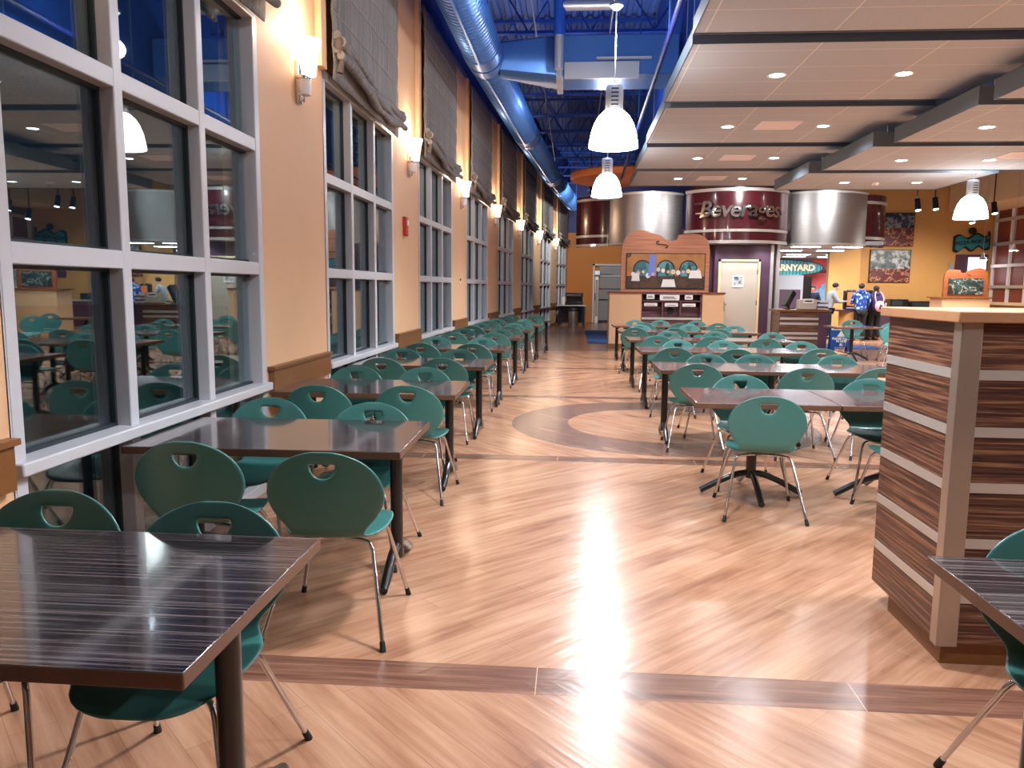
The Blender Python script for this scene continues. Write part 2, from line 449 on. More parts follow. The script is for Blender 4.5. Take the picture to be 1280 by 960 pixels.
# windows
for wi, (a, b) in enumerate(WIN):
    if wi == 0: nm = 'tall night window beside the near end table, cut by the frame'
    else: nm = '%s tall white twelve-pane window along the wall, counted from the near end' % ORD[wi]
    c = (a+b)/2; loc, rz = at_wall(c, -.02)
    W = empty('window_%d' % (wi+1), loc, rz, nm, 'window', kind='structure')
    L = (b-a)/2/math.cos(wh(c)) - .005
    ny = 3
    xs0, xs1 = -.11, .03
    f = MB()
    f.box(xs0, xs1, -L, -L+.075, 0, 3.46); f.box(xs0, xs1, L-.075, L, 0, 3.46)
    f.box(xs0, xs1, -L, L, 3.38, 3.46); f.box(xs0, xs1, -L, L, 0, .07)
    for j in range(1, ny):
        yy = -L + 2*L*j/ny; f.box(xs0, xs1-.002, yy-.038, yy+.038, .0, 3.46)
    for zz in (1.65, 2.52): f.box(xs0, xs1-.004, -L, L, zz-.045, zz+.045)
    f.build('window_frame', M['frame'], W, bevel=.006)
    MB().box(xs0, .075, -L-.01, L+.01, .757, .815).build('window_sill', M['frame'], W, bevel=.008)
    g = MB()
    zr = [(.07,.757),(.815,1.605),(1.695,2.475),(2.565,3.38)]
    for j in range(ny):
        y0 = -L+2*L*j/ny+.037; y1 = -L+2*L*(j+1)/ny-.037
        for z0, z1 in zr:
            e = .016
            g.box(-.085, -.045, y0, y0+e, z0, z1); g.box(-.085, -.045, y1-e, y1, z0, z1)
            g.box(-.085, -.045, y0, y1, z0, z0+e); g.box(-.085, -.045, y0, y1, z1-e, z1)
    g.build('glazing_gasket', M['gasket'], W)
    g = MB()
    for j in range(ny):
        y0 = -L+2*L*j/ny+.038; y1 = -L+2*L*(j+1)/ny-.038
        for z0, z1 in zr:
            g.box(-.070, -.060, y0+.002, y1-.002, z0+.002, z1-.002)
    g.build('glass_pane', M['glass'], W)

# roman shades
for wi, (a, b) in enumerate(WIN):
    if wi == 0: continue
    c = (a+b)/2; loc, rz = at_wall(c, 0)
    S = empty('roman_shade', (loc[0], loc[1], 3.5), rz, 'grey roman shade gathered above the %s window from the near end' % ORD[wi], 'window shade', 'roman shades above the windows')
    L = (b-a)/2-.06
    rnd = random.Random(wi)
    ncol = 15; rows = []
    zt = 1.96
    nseg = 7
    for r in range(nseg*4+1):
        zz = zt-(zt+.13)*r/(nseg*4)
        bul = .012*math.sin((r % 4)/4*PI)
        rows.append((zz, .085+bul))
    vs = []; fs = []
    for zz, off in rows:
        for i in range(ncol):
            yy = -L+2*L*i/(ncol-1)
            vs.append((off+.006*math.sin(i*1.9+zz*3+wi), yy, zz - .03*(i/(ncol-1)-.5)*max(0,(1-zz/zt))))
    for r in range(len(rows)-1):
        for i in range(ncol-1): fs.append((r*ncol+i, r*ncol+i+1, (r+1)*ncol+i+1, (r+1)*ncol+i))
    o = MB().add(vs, fs).build('shade_cloth', M['shade'], S, smooth=60)
    so = o.modifiers.new('thick', 'SOLIDIFY'); so.thickness = .012; so.offset = 0
    sm = MB()
    for q in range(1, nseg):
        zz = zt-(zt+.13)*q/nseg
        dz = lambda e: -.03*e*max(0,(1-zz/zt))
        sm.tube([(.096, -L-.005, zz+dz(-.5)), (.099, 0, zz+dz(0)), (.096, L+.005, zz+dz(.5))], .004, 5)
    sm.build('seam_rod', M['seam'], S)
    # gathered folds at the bottom
    for q in range(4):
        fm = MB(); pts = []; rad = []
        for i in range(15):
            e = i/14-.5
            pts.append((.13+.03*math.sin(q*2.1+i*.5)+.012*q, 2*L*e, .19-.052*q - .13*e - .045*math.cos(e*PI)*(1+.3*q) + .012*math.sin(i*1.7+q+wi)))
            rad.append(.042+.010*math.sin(i*1.3+q*2))
        fm.tube(pts, rad, 8)
        fm.build('gathered_fold', M['shade'], S, smooth=70)
    ck = MB().ball((.15, -L+.02, .19), .05, .05, .065).tube([(.15,-L+.02,.16),(.17,-L+.03,.06),(.15,-L+.02,-.06)], [.03,.022,.034], 8)
    ck.build('cord_tie', M['shade_cord'], S)
    MB().box(.0, .07, -L, L, 1.93, 1.98).build('head_rail', M['shade_cord'], S)
    # raised edge of the pier at the near end of the shade
    mb = MB(); wall_strip(mb, a-.17, a-.03, 3.44, WT+.02, out=-.002, inn=.06)
    tag(mb.build('trim_%d' % (20+wi), M['wall']), 'raised peach strip beside the shade of the %s window' % ORD[wi], 'wall trim', kind='structure')

# sconces
def light(name, kind, loc, power, col=(1,1,1), parent=None, size=.1, rot=None, spot=None, blend=.6):
    d = bpy.data.lights.new(name, kind); d.energy = power; d.color = col
    if kind in ('POINT', 'SPOT'): d.shadow_soft_size = size
    if kind == 'AREA': d.shape = 'DISK'; d.size = size
    if kind == 'SPOT': d.spot_size = spot; d.spot_blend = blend
    o = bpy.data.objects.new(name, d); COL.objects.link(o); o.location = loc
    if rot: o.rotation_euler = rot
    if parent: o.parent = parent
    return o
sproto = None
for wi in range(0, 8):
    c = (WIN[wi][1]+WIN[wi+1][0])/2 + .08; loc, rz = at_wall(c, 0)
    lab = ('lit wall sconce on the pier between the %s and %s windows from the near end' % (ORD[wi], ORD[wi+1])) if wi else 'lit wall sconce on the pier before the first whole window'
    if sproto is None:
        S = empty('wall_sconce', (loc[0], loc[1], 3.0), rz, lab, 'wall lamp', 'sconces on the window piers')
        mb = MB().box(.002, .03, -.035, .035, .0, .34); mb.box(.03, .06, -.03, .03, .02, .1)
        mb.build('back_plate', M['chrome'], S, bevel=.004)
        MB().lathe([(.0,.07),(.05,.07),(.055,.10),(.058,.20),(.06,.22),(.0,.22)], (.065,0,0), 20).build('socket_cup', M['white'], S)
        MB().lathe([(.062,.19),(.063,.195),(.064,.203),(.062,.21)], (.065,0,0), 20).build('collar_ring', M['chrome'], S)
        MB().lathe([(.0,.215),(.055,.22),(.062,.28),(.075,.38),(.105,.50),(.100,.50),(.07,.38),(.056,.29),(.0,.25)], (.115-.01,0,0), 24).build('glass_cup', M['sconce'], S)
        sproto = S
        light('bulb', 'POINT', (.16,0,.60), 12, (1,.76,.55), S, .05)
    else:
        S = copy_tree(sproto); S.location = (loc[0], loc[1], 3.0); S.rotation_euler = (0,0,rz); S['label'] = lab
# alarm & switch
loc, rz = at_wall(10.28)
A = empty('fire_alarm', (loc[0], loc[1], 2.2), rz, 'red fire alarm strobe on the pier between second and third windows', 'fire alarm')
MB().box(0, .05, -.065, .065, 0, .25).build('housing', M['red'], A, bevel=.008)
MB().box(.05, .062, -.04, .04, .14, .21).build('strobe_lens', M['white'], A, bevel=.004)
loc, rz = at_wall(14.62)
A = empty('wall_switch', (loc[0], loc[1], 1.6), rz, 'small cream switch plate on the pier after the third window', 'wall switch')
MB().box(0, .012, -.05, .05, 0, .13).build('plate', M['cream'], A, bevel=.003)
MB().box(.012, .03, -.012, .012, .05, .09).build('toggle', M['ink'], A)

# ------------------------------------------------------------------ chairs
def make_chair():
    root = empty('dining_chair', (0,0,0), 0, 'teal chair', 'chair')
    prof = [(.290,.425,.06),(.284,.429,.12),(.262,.437,.172),(.205,.446,.212),(.105,.448,.234),(0,.445,.236),(-.08,.442,.222),(-.145,.444,.188),
            (-.185,.455,.160),(-.205,.482,.160),(-.213,.522,.200),(-.220,.572,.240),(-.228,.628,.259),(-.236,.685,.255),
            (-.243,.738,.231),(-.250,.784,.188),(-.256,.814,.137),(-.260,.832,.085),(-.263,.841,.032)]
    HB, HT = 14, 15
    inner = [0,.5,.87,1.0]; outer = [.3,.62,.86,1.0]
    def cols(w):
        h = min(.053, w*.45)
        r = [h*k for k in inner]+[h+(w-h)*k for k in outer]
        return [-q for q in reversed(r[1:])]+r
    vs = []; nc = 15
    for ri, (py, pz, w) in enumerate(prof):
        t = Vector(prof[min(ri+1,len(prof)-1)][:2])-Vector(prof[max(ri-1,0)][:2]); t.normalize()
        nrm = Vector((t.y, -t.x))           # roughly up for seat, forward for back
        seat = ri < 9
        for ci, x in enumerate(cols(w)):
            dy = dz = 0
            if seat:
                dz = .018*(x/.236)**2 - .006
            else:
                dy = .022*(x/.25)**2
            yy, zz = py+dy, pz+dz
            if ri == HB and 4 <= ci <= 10:
                e = x/.053
                d = .064*(1,.93,.62)[abs(ci-7)] if abs(ci-7) < 3 else .012
                zz = .784-d; yy = -.250+ .007*d/.046
            vs.append((x, yy, zz))
    fs = []
    for r in range(len(prof)-1):
        for c in range(nc-1):
            if r == HB and 4 <= c <= 9: continue
            fs.append((r*nc+c, r*nc+c+1, (r+1)*nc+c+1, (r+1)*nc+c))
    o = MB().add(vs, fs).build('seat_shell', M['teal'], root, smooth=80)
    so = o.modifiers.new('thick', 'SOLIDIFY'); so.thickness = .011; so.offset = 0
    ss = o.modifiers.new('smooth', 'SUBSURF'); ss.levels = 1; ss.render_levels = 1
    MB().box(-.08, .08, -.09, .09, .414, .432).build('mounting_plate', M['black'], root, bevel=.004)
    for sx in (-1, 1):
        for front in (1, 0):
            yt, yf = (.14, .285) if front else (-.10, -.315)
            pts = [(sx*.05, yt*.75, .412), (sx*.13, yt*1.05, .412), (sx*.168, yt*1.22, .404), (sx*.186, yt*1.34, .375)]
            foot = Vector((sx*.262, yf, .018)); p3 = Vector(pts[-1])
            path = bez(pts, 4)+[p3.lerp(foot, .5), foot]
            lg = MB().tube(path, .0095, 9).build('leg', M['chrome'], root, smooth=60)
            dr = (foot-p3).normalized()
            MB().tube([foot-dr*.022, foot+dr*.004, Vector((foot.x+dr.x*.016, foot.y+dr.y*.016, .0015))], [.0115,.0125,.0135], 10).build('rubber_foot', M['rubber'], lg)
    return root
chair0 = make_chair(); used = [False]
def place_chair(x, y, rz, label, group):
    if not used[0]: o = chair0; used[0] = True
    else: o = copy_tree(chair0)
    o.location = (x, y, 0); o.rotation_euler = (0,0,rz); o['label'] = label; o['group'] = group
    return o

# ------------------------------------------------------------------ tables
def t_leg(root, x, d, off=0):
    lg = MB().tube([(x,off,.08),(x,off,.70)], .034, 16).box(x-.05, x+.05, off-d*.36, off+d*.36, .695, .712).build('leg', M['black'], root, bevel=.002)
    for s in (-1, 1):
        p = bez([(x,off,.15),(x,off+s*.06,.145),(x,off+s*.16,.11),(x,off+s*.27,.05),(x,off+s*.34,.022)], 4)
        MB().tube(p, [.026]*(len(p)-4)+[.024,.023,.023,.022], 10).build('foot', M['black'], lg, smooth=60)
def tabletop(root, w, d, m, z=.75, th=.038):
    mb = MB()
    mb.box(-w/2, w/2, -d/2, d/2, z-th, z)
    mb.m = [1]*6; mb.m[1] = 0
    return mb.build('tabletop', [m, M['edge']], root, bevel=.004)
def make_t_table(w, d, m, inl=.16, inr=.11):
    root = empty('dining_table')
    tabletop(root, w, d, m)
    t_leg(root, -w/2+inl, d); t_leg(root, w/2-inr, d)
    return root
LT = [1.38, 3.51, 5.48, 7.50, 9.62, 11.88, 13.92, 16.1, 18.5]
D = .855; WL = 1.37
lt0 = make_t_table(WL, D, M['table'])
for i, ny in enumerate(LT):
    c = ny+D/2; h = wh(c)
    o = lt0 if i == 0 else copy_tree(lt0)
    cx = wx(c)+.06+WL/2-(.015 if i == 0 else 0); o.location = (cx, c+(.03 if i == 0 else 0), 0); o.rotation_euler = (0,0,-h if i else 0)
    tag(o, 'dark streaked laminate table against the window wall, %s from the near end' % ORD[i+1], 'table', 'tables along the window wall')
    red = cx+WL/2
    def ch(px, py, face, side, pos):
        place_chair(px, py, (0 if face > 0 else PI)-h+random.uniform(-.05,.05), 'teal chair on the %s side of the %s window table, %s' % (side, ORD[i+1], pos), 'teal chairs at the window tables')
    near = {1:(-1.05,-1.72), 2:(-1.15,-1.78), 3:(-1.26,-1.86)}.get(i, (red-.38, red-1.03))
    far = {0:(-1.13,-1.72), 1:(-1.19,-1.86), 2:(-1.27,-1.88)}.get(i, (red-.42, red-1.06))
    ny_t = {1:(3.08,3.22), 2:(5.28,5.22), 3:(7.40,7.33)}.get(i, (ny-.20, ny-.24))
    fy_t = {0:(2.31,2.39), 1:(4.47,4.58), 2:(6.53,6.56)}.get(i, (ny+D+.16, ny+D+.2))
    for k, pos in ((0,'aisle end'), (1,'window end')):
        if i > 0: ch(near[k], ny_t[k]+.255, 1, 'near', pos)
        ch(far[k], fy_t[k]-.255, -1, 'far', pos)

# right-hand rows
RY = [5.34, 7.50, 9.76, 11.9, 14.2, 16.4]
g_rt = 'tables in rows across the aisle'; g_rc = 'teal chairs in the rows across the aisle'
def make_x_table(w, d, m):
    root = empty('pedestal_table')
    tabletop(root, w, d, m)
    col = MB().tube([(0,0,.13),(0,0,.70)], .038, 16).box(-.22, .22, -.04, .04, .695, .712).box(-.04, .04, -.22, .22, .695, .712).build('column', M['black'], root, bevel=.002)
    for k in range(4):
        a = k*PI/2
        p = bez([(0,0,.165),(.08*math.cos(a),.08*math.sin(a),.16),(.2*math.cos(a),.2*math.sin(a),.115),(.32*math.cos(a),.32*math.sin(a),.05),(.37*math.cos(a),.37*math.sin(a),.024)], 4)
        MB().tube(p, .024, 10).build('foot', M['black'], col, smooth=60)
    return root
x0 = make_x_table(.975, .85, M['table_warm'])
for k in range(2):
    o = x0 if k == 0 else copy_tree(x0)
    o.location = (1.35+.985*k, RY[0]+.425, 0)
    tag(o, 'square table on a four-footed pedestal in the first row, %s' % ('aisle end' if k == 0 else 'beside the striped partition'), 'table', g_rt)
r0 = make_t_table(1.265, .85, M['table_warm'], .10, .10)
first = True
for ri in range(1, 6):
    for k in range(2):
        o = r0 if first else copy_tree(r0); first = False
        o.location = (.85+.635+1.272*k, RY[ri]+.425, 0)
        tag(o, 'plum streaked table in the %s row across the aisle, %s half' % (ORD[ri+1], 'aisle' if k == 0 else 'inner'), 'table', g_rt)
# (x, y of back top, faces away?) per row
RC = {0: ([(1.31,5.09),(2.28,5.02)], [(1.38,6.38),(2.35,6.24)]),
      1: ([(1.18,7.26),(2.10,7.02),(2.80,7.12)], [(1.44,8.46),(1.97,8.44),(2.85,8.5)]),
      2: ([(1.22,9.25),(1.92,9.15),(2.97,9.42)], [(1.46,10.71),(2.06,10.69),(3.09,10.70)]),
      3: ([(1.24,11.55),(2.08,11.52),(2.78,11.3)], [(1.57,12.84),(2.34,13.0),(3.25,12.88)]),
      4: ([(1.13,13.98),(1.80,13.85),(2.55,13.75)], [(1.30,15.15),(2.29,15.4),(3.10,15.14)]),
      5: ([(1.45,16.0),(2.2,16.05),(2.98,16.15)], [(1.37,17.34),(1.95,17.37),(2.74,17.34)])}
POS = {2:['aisle end','inner end'], 3:['aisle end','middle','inner end']}
for ri, (nr, fr) in RC.items():
    for k, (x, y) in enumerate(nr):
        place_chair(x, y+.255, random.uniform(-.08,.08), 'teal chair on the near side of the %s row across the aisle, %s' % (ORD[ri+1], POS[len(nr)][k]), g_rc)
    for k, (x, y) in enumerate(fr):
        place_chair(x, y-.255, PI+random.uniform(-.08,.08), 'teal chair on the far side of the %s row across the aisle, %s' % (ORD[ri+1], POS[len(fr)][k]), g_rc)
# near table at the frame edge and its chair
o = copy_tree(r0); o.location = (1.06+.635, 1.87, 0)
for ch_ in o.children:
    if ch_.name.startswith('tabletop'):
        me = ch_.data.copy(); ch_.data = me; me.materials[0] = M['table']
tag(o, 'dark streaked table in front of the striped partition', 'table', g_rt)
place_chair(1.47, 2.10, PI, 'teal chair between the striped partition and the table in front of it', g_rc)
# small table and chairs by the blue floor sign
o = copy_tree(x0); o.location = (6.12, 17.45, 0)
tag(o, 'small square table standing in front of the blue floor sign', 'table', g_rt)
place_chair(6.62, 18.75, PI-.15, 'teal chair beyond the small table by the blue floor sign', g_rc)
place_chair(6.88, 17.2, PI-.3, 'pale teal chair standing apart beyond the striped partition, farther of two', g_rc)
place_chair(6.42, 15.85, PI-.2, 'pale teal chair standing apart just above the striped partition, nearer of two', g_rc)

# ------------------------------------------------------------------ striped partition
Pn = empty('partition_cabinet', (1.51, 3.12, 0), 0, 'chest-high zebra wood partition with aluminium stripes on the aisle corner', 'partition')
LX, LY = 2.4, .70
MB().box(0, LX, 0, LY, .10, 1.41).build('body', M['zwood'], Pn, bevel=.003)
MB().box(.03, LX, .03, LY-.14, 0, .10).build('plinth', M['rail'], Pn)
MB().box(-.03, LX+.02, -.03, LY+.04, 1.41, 1.455).build('cap_board', M['tan'], Pn, bevel=.005)
for zz in (.295, .525, .755, .98, 1.207):
    MB().box(-.004, 0.02, .05, LY-.01, zz-.02, zz+.02).box(.06, LX, -.004, .02, zz-.02, zz+.02).build('metal_stripe', M['alum'], Pn)
MB().box(-.008, .0, -.008, .05, .09, 1.41).box(-.008, .075, -.008, .0, .09, 1.41).build('corner_guard', M['post_steel'], Pn, bevel=.002)

# ------------------------------------------------------------------ pendants
def make_pendant():
    root = empty('pendant_lamp')
    MB().lathe([(.06,.405),(.115,.39),(.17,.34),(.215,.265),(.248,.17),(.268,.07),(.275,.0),(.268,.0),(.26,.07),(.24,.17),(.207,.26),(.163,.33),(.11,.38),(.05,.398)], (0,0,0), 36).build('glass_shade', M['lamp'], root, smooth=60)
    mb = MB().lathe([(.0,.37),(.088,.37),(.098,.40),(.098,.65),(.085,.67),(.0,.67)], (0,0,0), 28)
    h = mb.build('housing', M['galv'], root)
    for q in range(5):
        for a in (-PI/2, PI*.75, PI*.25):
            MB().lathe([(.0985,.44+q*.042),(.0995,.44+q*.042),(.0995,.455+q*.042),(.0985,.455+q*.042)], (0,0,0), 8, a-.42, a+.42).build('vent_slot', M['ink'], h)
    MB().tube([(0,0,.66),(0,0,3.80)], .008, 8).build('stem', M['galv'], root)
    MB().lathe([(.0,1.46),(.03,1.46),(.075,1.50),(.075,1.53),(.0,1.53)], (0,0,0), 20).build('ceiling_cup', M['galv'], root)
    light('bulb', 'SPOT', (0,0,.15), 210, (.96,.97,1), root, .12, (0,0,0), math.radians(150), .5)
    light('bulb', 'POINT', (0,0,1.1), 60, (.9,.94,1), root, .1)
    return root
pend0 = make_pendant()
PEN = [(.41, 8.9, 3.09, 'large lit pendant lamp over the aisle, the bigger of the two'), (.56, 14.3, 3.18, 'lit pendant lamp over the aisle in front of the steel canopy'),
       (7.02, 14.55, 2.82, 'lit pendant lamp hanging beside the cream bulkhead'), (.36, 3.5, 3.05, 'lit pendant lamp over the aisle above the viewpoint'),
       (7.0, 5.0, 2.9, 'lit pendant lamp over the inner side of the hall')]
for i, (x, y, z, lab) in enumerate(PEN):
    if lab is None: continue
    o = pend0 if i == 0 else copy_tree(pend0)
    o.location = (x, y, z); tag(o, lab, 'pendant lamp', 'white glass pendant lamps')
    if y == 3.5:
        for c in o.children:
            if c.type == 'LIGHT' and c.data.type == 'SPOT': c.data = c.data.copy(); c.data.energy = 170

# ------------------------------------------------------------------ ceiling clouds, downlights
dl0 = None
def downlight(x, y, z, lab, power=130):
    global dl0
    if dl0 is None:
        dl0 = empty('recessed_downlight')
        MB().lathe([(.085,-.004),(.11,-.008),(.115,-.001),(.085,-.001)], (0,0,0), 24).build('trim_ring', M['white'], dl0)
        MB().lathe([(.0,-.003),(.085,-.003)], (0,0,0), 24).build('lens', M['downlight'], dl0)
        light('bulb', 'SPOT', (0,0,-.02), power, (.94,.97,1), dl0, .08, (0,0,0), math.radians(150), .7)
        o = dl0
    else: o = copy_tree(dl0)
    o.location = (x, y, z); tag(o, lab, 'downlight', 'recessed downlights'); return o
def vent(x, y, z, lab):
    V = empty('ceiling_vent', (x, y, z), 0, lab, 'air vent', 'square air vents')
    mb = MB().box(-.30,.30,-.30,-.25,-.012,-.001).box(-.30,.30,.25,.30,-.012,-.001).box(-.30,-.25,-.25,.25,-.012,-.001).box(.25,.30,-.25,.25,-.012,-.001)
    mb.build('frame', M['grille'], V)
    mb = MB()
    for q in range(8): mb.box(-.25,.25,-.24+q*.062,-.20+q*.062,-.010,-.002)
    mb.box(-.25,.25,-.25,.25,-.003,-.001); mb.build('louvre', M['grille'], V)
def cloud(y0, y1, x0, x1, z, th, lab):
    o = empty('ceiling_panel', (0,0,z), 0, lab, 'ceiling panel', 'suspended ceiling panels')
    MB().box(x0, x1, y0, y1, 0, th-.01).build('tile_field', M['tile'], o)
    e = .012
    mb = MB().box(x0-e, x1+e, y0-e, y0, -.012, th).box(x0-e, x1+e, y1, y1+e, -.012, th).box(x0-e, x0, y0, y1, -.012, th).box(x1, x1+e, y0, y1, -.012, th)
    mb.build('fascia', M['fascia'], o)
    mb = MB()
    for hx in (x0+.3, x1-.3):
        for hy in (y0+.3, y1-.3): mb.tube([(hx,hy,th-.01),(hx,hy,7.0-z)], .005, 5)
    mb.build('hanger_wire', M['galv'], o)
ROWS = [(-.15,2.36),(2.64,5.14),(5.44,7.94),(8.26,10.72),(11.04,13.68),(14.0,16.5),(16.8,19.2)]
XL = [1.1,1.1,1.12,1.16,1.2,1.24,1.3]
for i, (a, b) in enumerate(ROWS):
    j = i-2
    nm = ['panel just behind the viewpoint', 'panel overhead', 'first visible panel', 'second visible panel', 'third visible panel', 'fourth visible panel', 'last panel before the canopy'][i]
    cloud(a, b, XL[i], 4.86, 4.0, .14, 'long white tiled ceiling panel over the right rows, %s' % nm)
    c = (a+b)/2
    for k, xx in enumerate((2.3, 3.72)):
        downlight(xx, c, 4.0, 'recessed downlight in the long ceiling, %s, %s side' % (nm, 'aisle' if k == 0 else 'inner'))
    if i >= 4: vent(3.02, c-.1, 4.0, 'pale square vent between two downlights, %s of the long ceiling' % nm)
LOW = [(.5,3.3,4.6,9.5),(3.6,6.3,4.6,9.5),(6.6,9.2,4.6,9.5),(9.45,11.75,4.55,8.9),(12.05,14.4,4.36,8.3),(14.7,17.1,4.22,7.5)]
for i, (a, b, xa, xb) in enumerate(LOW):
    nm = ['rear','beside the viewpoint','overhead inner','front stepped','middle stepped','last stepped'][i]
    cloud(a, b, xa, xb, 3.65, .20, 'lower lilac-grey ceiling panel with slate edge, %s one' % nm)
    c = (a+b)/2+.15
    for k, xx in enumerate((5.3, 6.68)):
        downlight(xx, c, 3.65, 'recessed downlight in the lower ceiling, %s panel, %s side' % (nm, 'aisle' if k == 0 else 'inner'))
vent(6.9, 12.9, 3.65, 'pale square vent in the middle stepped lower ceiling panel')
S = empty('smoke_detector', (5.9, 16.1, 3.65), 0, 'round white smoke detector under the last lower ceiling panel', 'smoke detector')
MB().lathe([(0,-.05),(.05,-.05),(.07,-.03),(.08,-.001)], (0,0,0), 20).build('housing', M['white'], S)
MB().lathe([(0,-.062),(.02,-.06),(.028,-.05)], (0,0,0), 14).build('sensor', M['red'], S)

canopy_bulb = [c for c in dl0.children if c.type == 'LIGHT'][0].data.copy(); canopy_bulb.energy = 34
for x, y, lab in ((.55,23.05,'window end'),(1.6,22.35,'behind the double-bass board, first'),(2.4,22.2,'behind the double-bass board, second'),(3.75,21.62,'before the plum wall, first'),(4.45,21.42,'above the greige door'),(5.2,21.62,'at the metal wall edge'),(6.4,22.1,'servery, first'),(7.4,22.1,'servery, second')):
    o = downlight(x, y, 2.769, 'recessed downlight in the underside of the curved canopy, %s' % lab)
    for c in o.children:
        if c.type == 'LIGHT': c.data = canopy_bulb
# blue fascia above the long ceiling and services
mb = MB().box(1.55, 1.65, -6, 21.0, 4.5, 7.0)
tag(mb.build('beam_fascia', M['blue']), 'blue upright bulkhead above the edge of the long white ceiling', 'bulkhead', kind='structure')
mb = MB().tube([(.98,-5,4.42),(1.02,8,4.42),(1.10,14,4.42),(1.2,21,4.42)], .032, 12)
P = empty('sprinkler_pipe', (1,-5,4.42), 0, 'blue pipe running along the edge of the long white ceiling', 'pipe')
mb.xf(Matrix.Translation((-1,5,-4.42))).build('run', M['blue_dark'], P)
mb = MB()
for q in (8.0, 12.2, 16.4, 20.6): mb.lathe([(.075,-.06),(.075,.06)], (0,0,0), 12)
for q in (9.4, 13.6, 17.8):
    MB().tube([(.04,q+5,0),(.04,q+5,2.55)], .012, 6).build('hanger_rod', M['blue_duct'], P)

# bar joists
jy = 3.3; k = 0
while jy < 35:
    J = MB()
    x0j, x1j = wx(jy)+.1, 14.3
    J.box(x0j, x1j, jy-.05, jy-.01, 6.0, 6.05).box(x0j, x1j, jy+.01, jy+.05, 6.0, 6.05).box(x0j, x1j, jy-.06, jy+.06, 6.90, 6.96)
    xx = x0j+.1; up = True
    while xx < x1j-.6:
        J.tube([(xx,jy,6.03 if up else 6.92),(xx+.55,jy,6.92 if up else 6.03)], .016, 5)
        xx += .55; up = not up
    k += 1
    tag(J.build('ceiling_joist', M['blue']), 'blue open-web steel joist under the roof deck', 'joist', 'roof joists', 'structure')
    jy += 2.2
# thin bright bridging rods
for x, k in ((-.75,1),(.55,2)):
    tag(MB().tube([(x,3,6.0),(x,35,6.0)], .014, 6).build('bridging_rod', M['galv']), 'thin pale rod tying the blue joists, %s' % ('beside the round duct' if k == 1 else 'above the pendants'), 'rod', kind='structure')

# round spiral duct
def spiral(root, name, p, q, r, m):
    p = Vector(p); q = Vector(q); Ld = (q-p).length; nr = int(Ld/.11)
    pts = []; rs = []
    for i in range(nr+1):
        for e, rr in ((0, r), (.35, r), (.5, r+.012), (.65, r)):
            f = (i+e)/(nr+1); pts.append(p.lerp(q, f)); rs.append(rr)
    pts.append(q); rs.append(r)
    return MB().tube(pts, rs, 28, True).build(name, m, root, smooth=30)
Dk = empty('spiral_duct', (-1.35, 9.0, 4.9), 0, 'round blue spiral air duct running above the window wall', 'air duct')
base = Vector((-1.35, 9.0, 4.9))
JN = [(-1.42,-3,4.92),(-1.42,4,4.92),(-1.38,11.6,4.92),(-1.12,17.6,4.92),(-.72,24,4.92),(-.1,32,4.92)]
for i in range(len(JN)-1):
    a = Vector(JN[i])-base; b = Vector(JN[i+1])-base; dvec = (b-a).normalized()
    spiral(Dk, 'duct_section', a+dvec*.35, b-dvec*.35, .27, M['blue_duct'])
    MB().tube([a-dvec*.02+dvec*.1, a+dvec*.36], .285, 24).build('elbow', M['blue_duct'], Dk, smooth=60)
    MB().tube([b-dvec*.38, b-dvec*.0], .285, 24).build('elbow', M['blue_duct'], Dk, smooth=60)
    MB().box(-.015, .015, -1, 1, -.295, -.28).xf(Matrix.Translation((a+b)/2) @ Matrix.Rotation(-math.atan2(dvec.x, dvec.y), 4, 'Z') @ Matrix.Diagonal((1, (b-a).length/2-.4, 1, 1))).build('bottom_seam', M['blue_duct'], Dk)
    for yy in (.25, .75):
        c = a.lerp(b, yy)
        MB().tube([c+Vector((-.29,0,-.0)), c+Vector((-.29,0,2.0))], .007, 5).tube([c+Vector((.29,0,0)), c+Vector((.29,0,2.0))], .007, 5).build('strap_hanger', M['blue'], Dk)
# branch: tapered transition into the cross box
mb = MB()
ring0 = [(-1.15, 12.0+.26*math.cos(2*PI*k/16), 4.92+.26*math.sin(2*PI*k/16)) for k in range(16)]
ring1 = []
for k in range(16):
    a = 2*PI*k/16; cx_, sx_ = math.cos(a), math.sin(a); mxx = max(abs(cx_), abs(sx_))
    ring1.append((-.28, 12.35+.45*cx_/mxx, 4.95+.28*sx_/mxx))
mb.add(ring0+ring1, [(k,(k+1)%16,16+(k+1)%16,16+k) for k in range(16)])
B = empty('cross_duct', (-.28, 12.35, 4.70), 0, 'blue rectangular cross duct with a bare metal damper box above the pendants', 'air duct')
mb.xf(Matrix.Translation((.28,-12.35,-4.70))).build('transition', M['blue_duct'], B, smooth=40)
MB().box(0, 1.75, -.45, .45, -.03, .53).build('box_duct', M['blue_duct'], B, bevel=.01)
MB().box(.08, 1.18, -.50, -.455, -.10, .14).build('damper_plate', M['galv'], B, bevel=.006)
MB().box(-.04, .05, -.50, .50, -.08, .58).build('flange', M['galv'], B)
MB().box(.55, 1.35, -.56, -.50, .16, .19).build('bracket', M['galv'], B)
for c in list(B.children):
    c.parent = Dk; c.location = (B.location.x-Dk.location.x, B.location.y-Dk.location.y, B.location.z-Dk.location.z)
bpy.data.objects.remove(B)
Dk['label'] = 'round blue spiral duct over the window wall with a blue box branch'
Vp = empty('vertical_pipe', (-.27, 11.4, 4.52), 0, 'blue upright pipe with a bare metal lower end by the cross duct', 'pipe')
MB().tube([(0,0,.55),(0,0,2.4)], .085, 14).build('riser', M['blue'], Vp)
MB().tube([(0,0,.1),(0,0,.56)], .065, 14).build('sleeve', M['galv'], Vp)
MB().tube([(0,0,.95),(.75,0,.95)], .07, 14).build('side_arm', M['galv'], Vp)

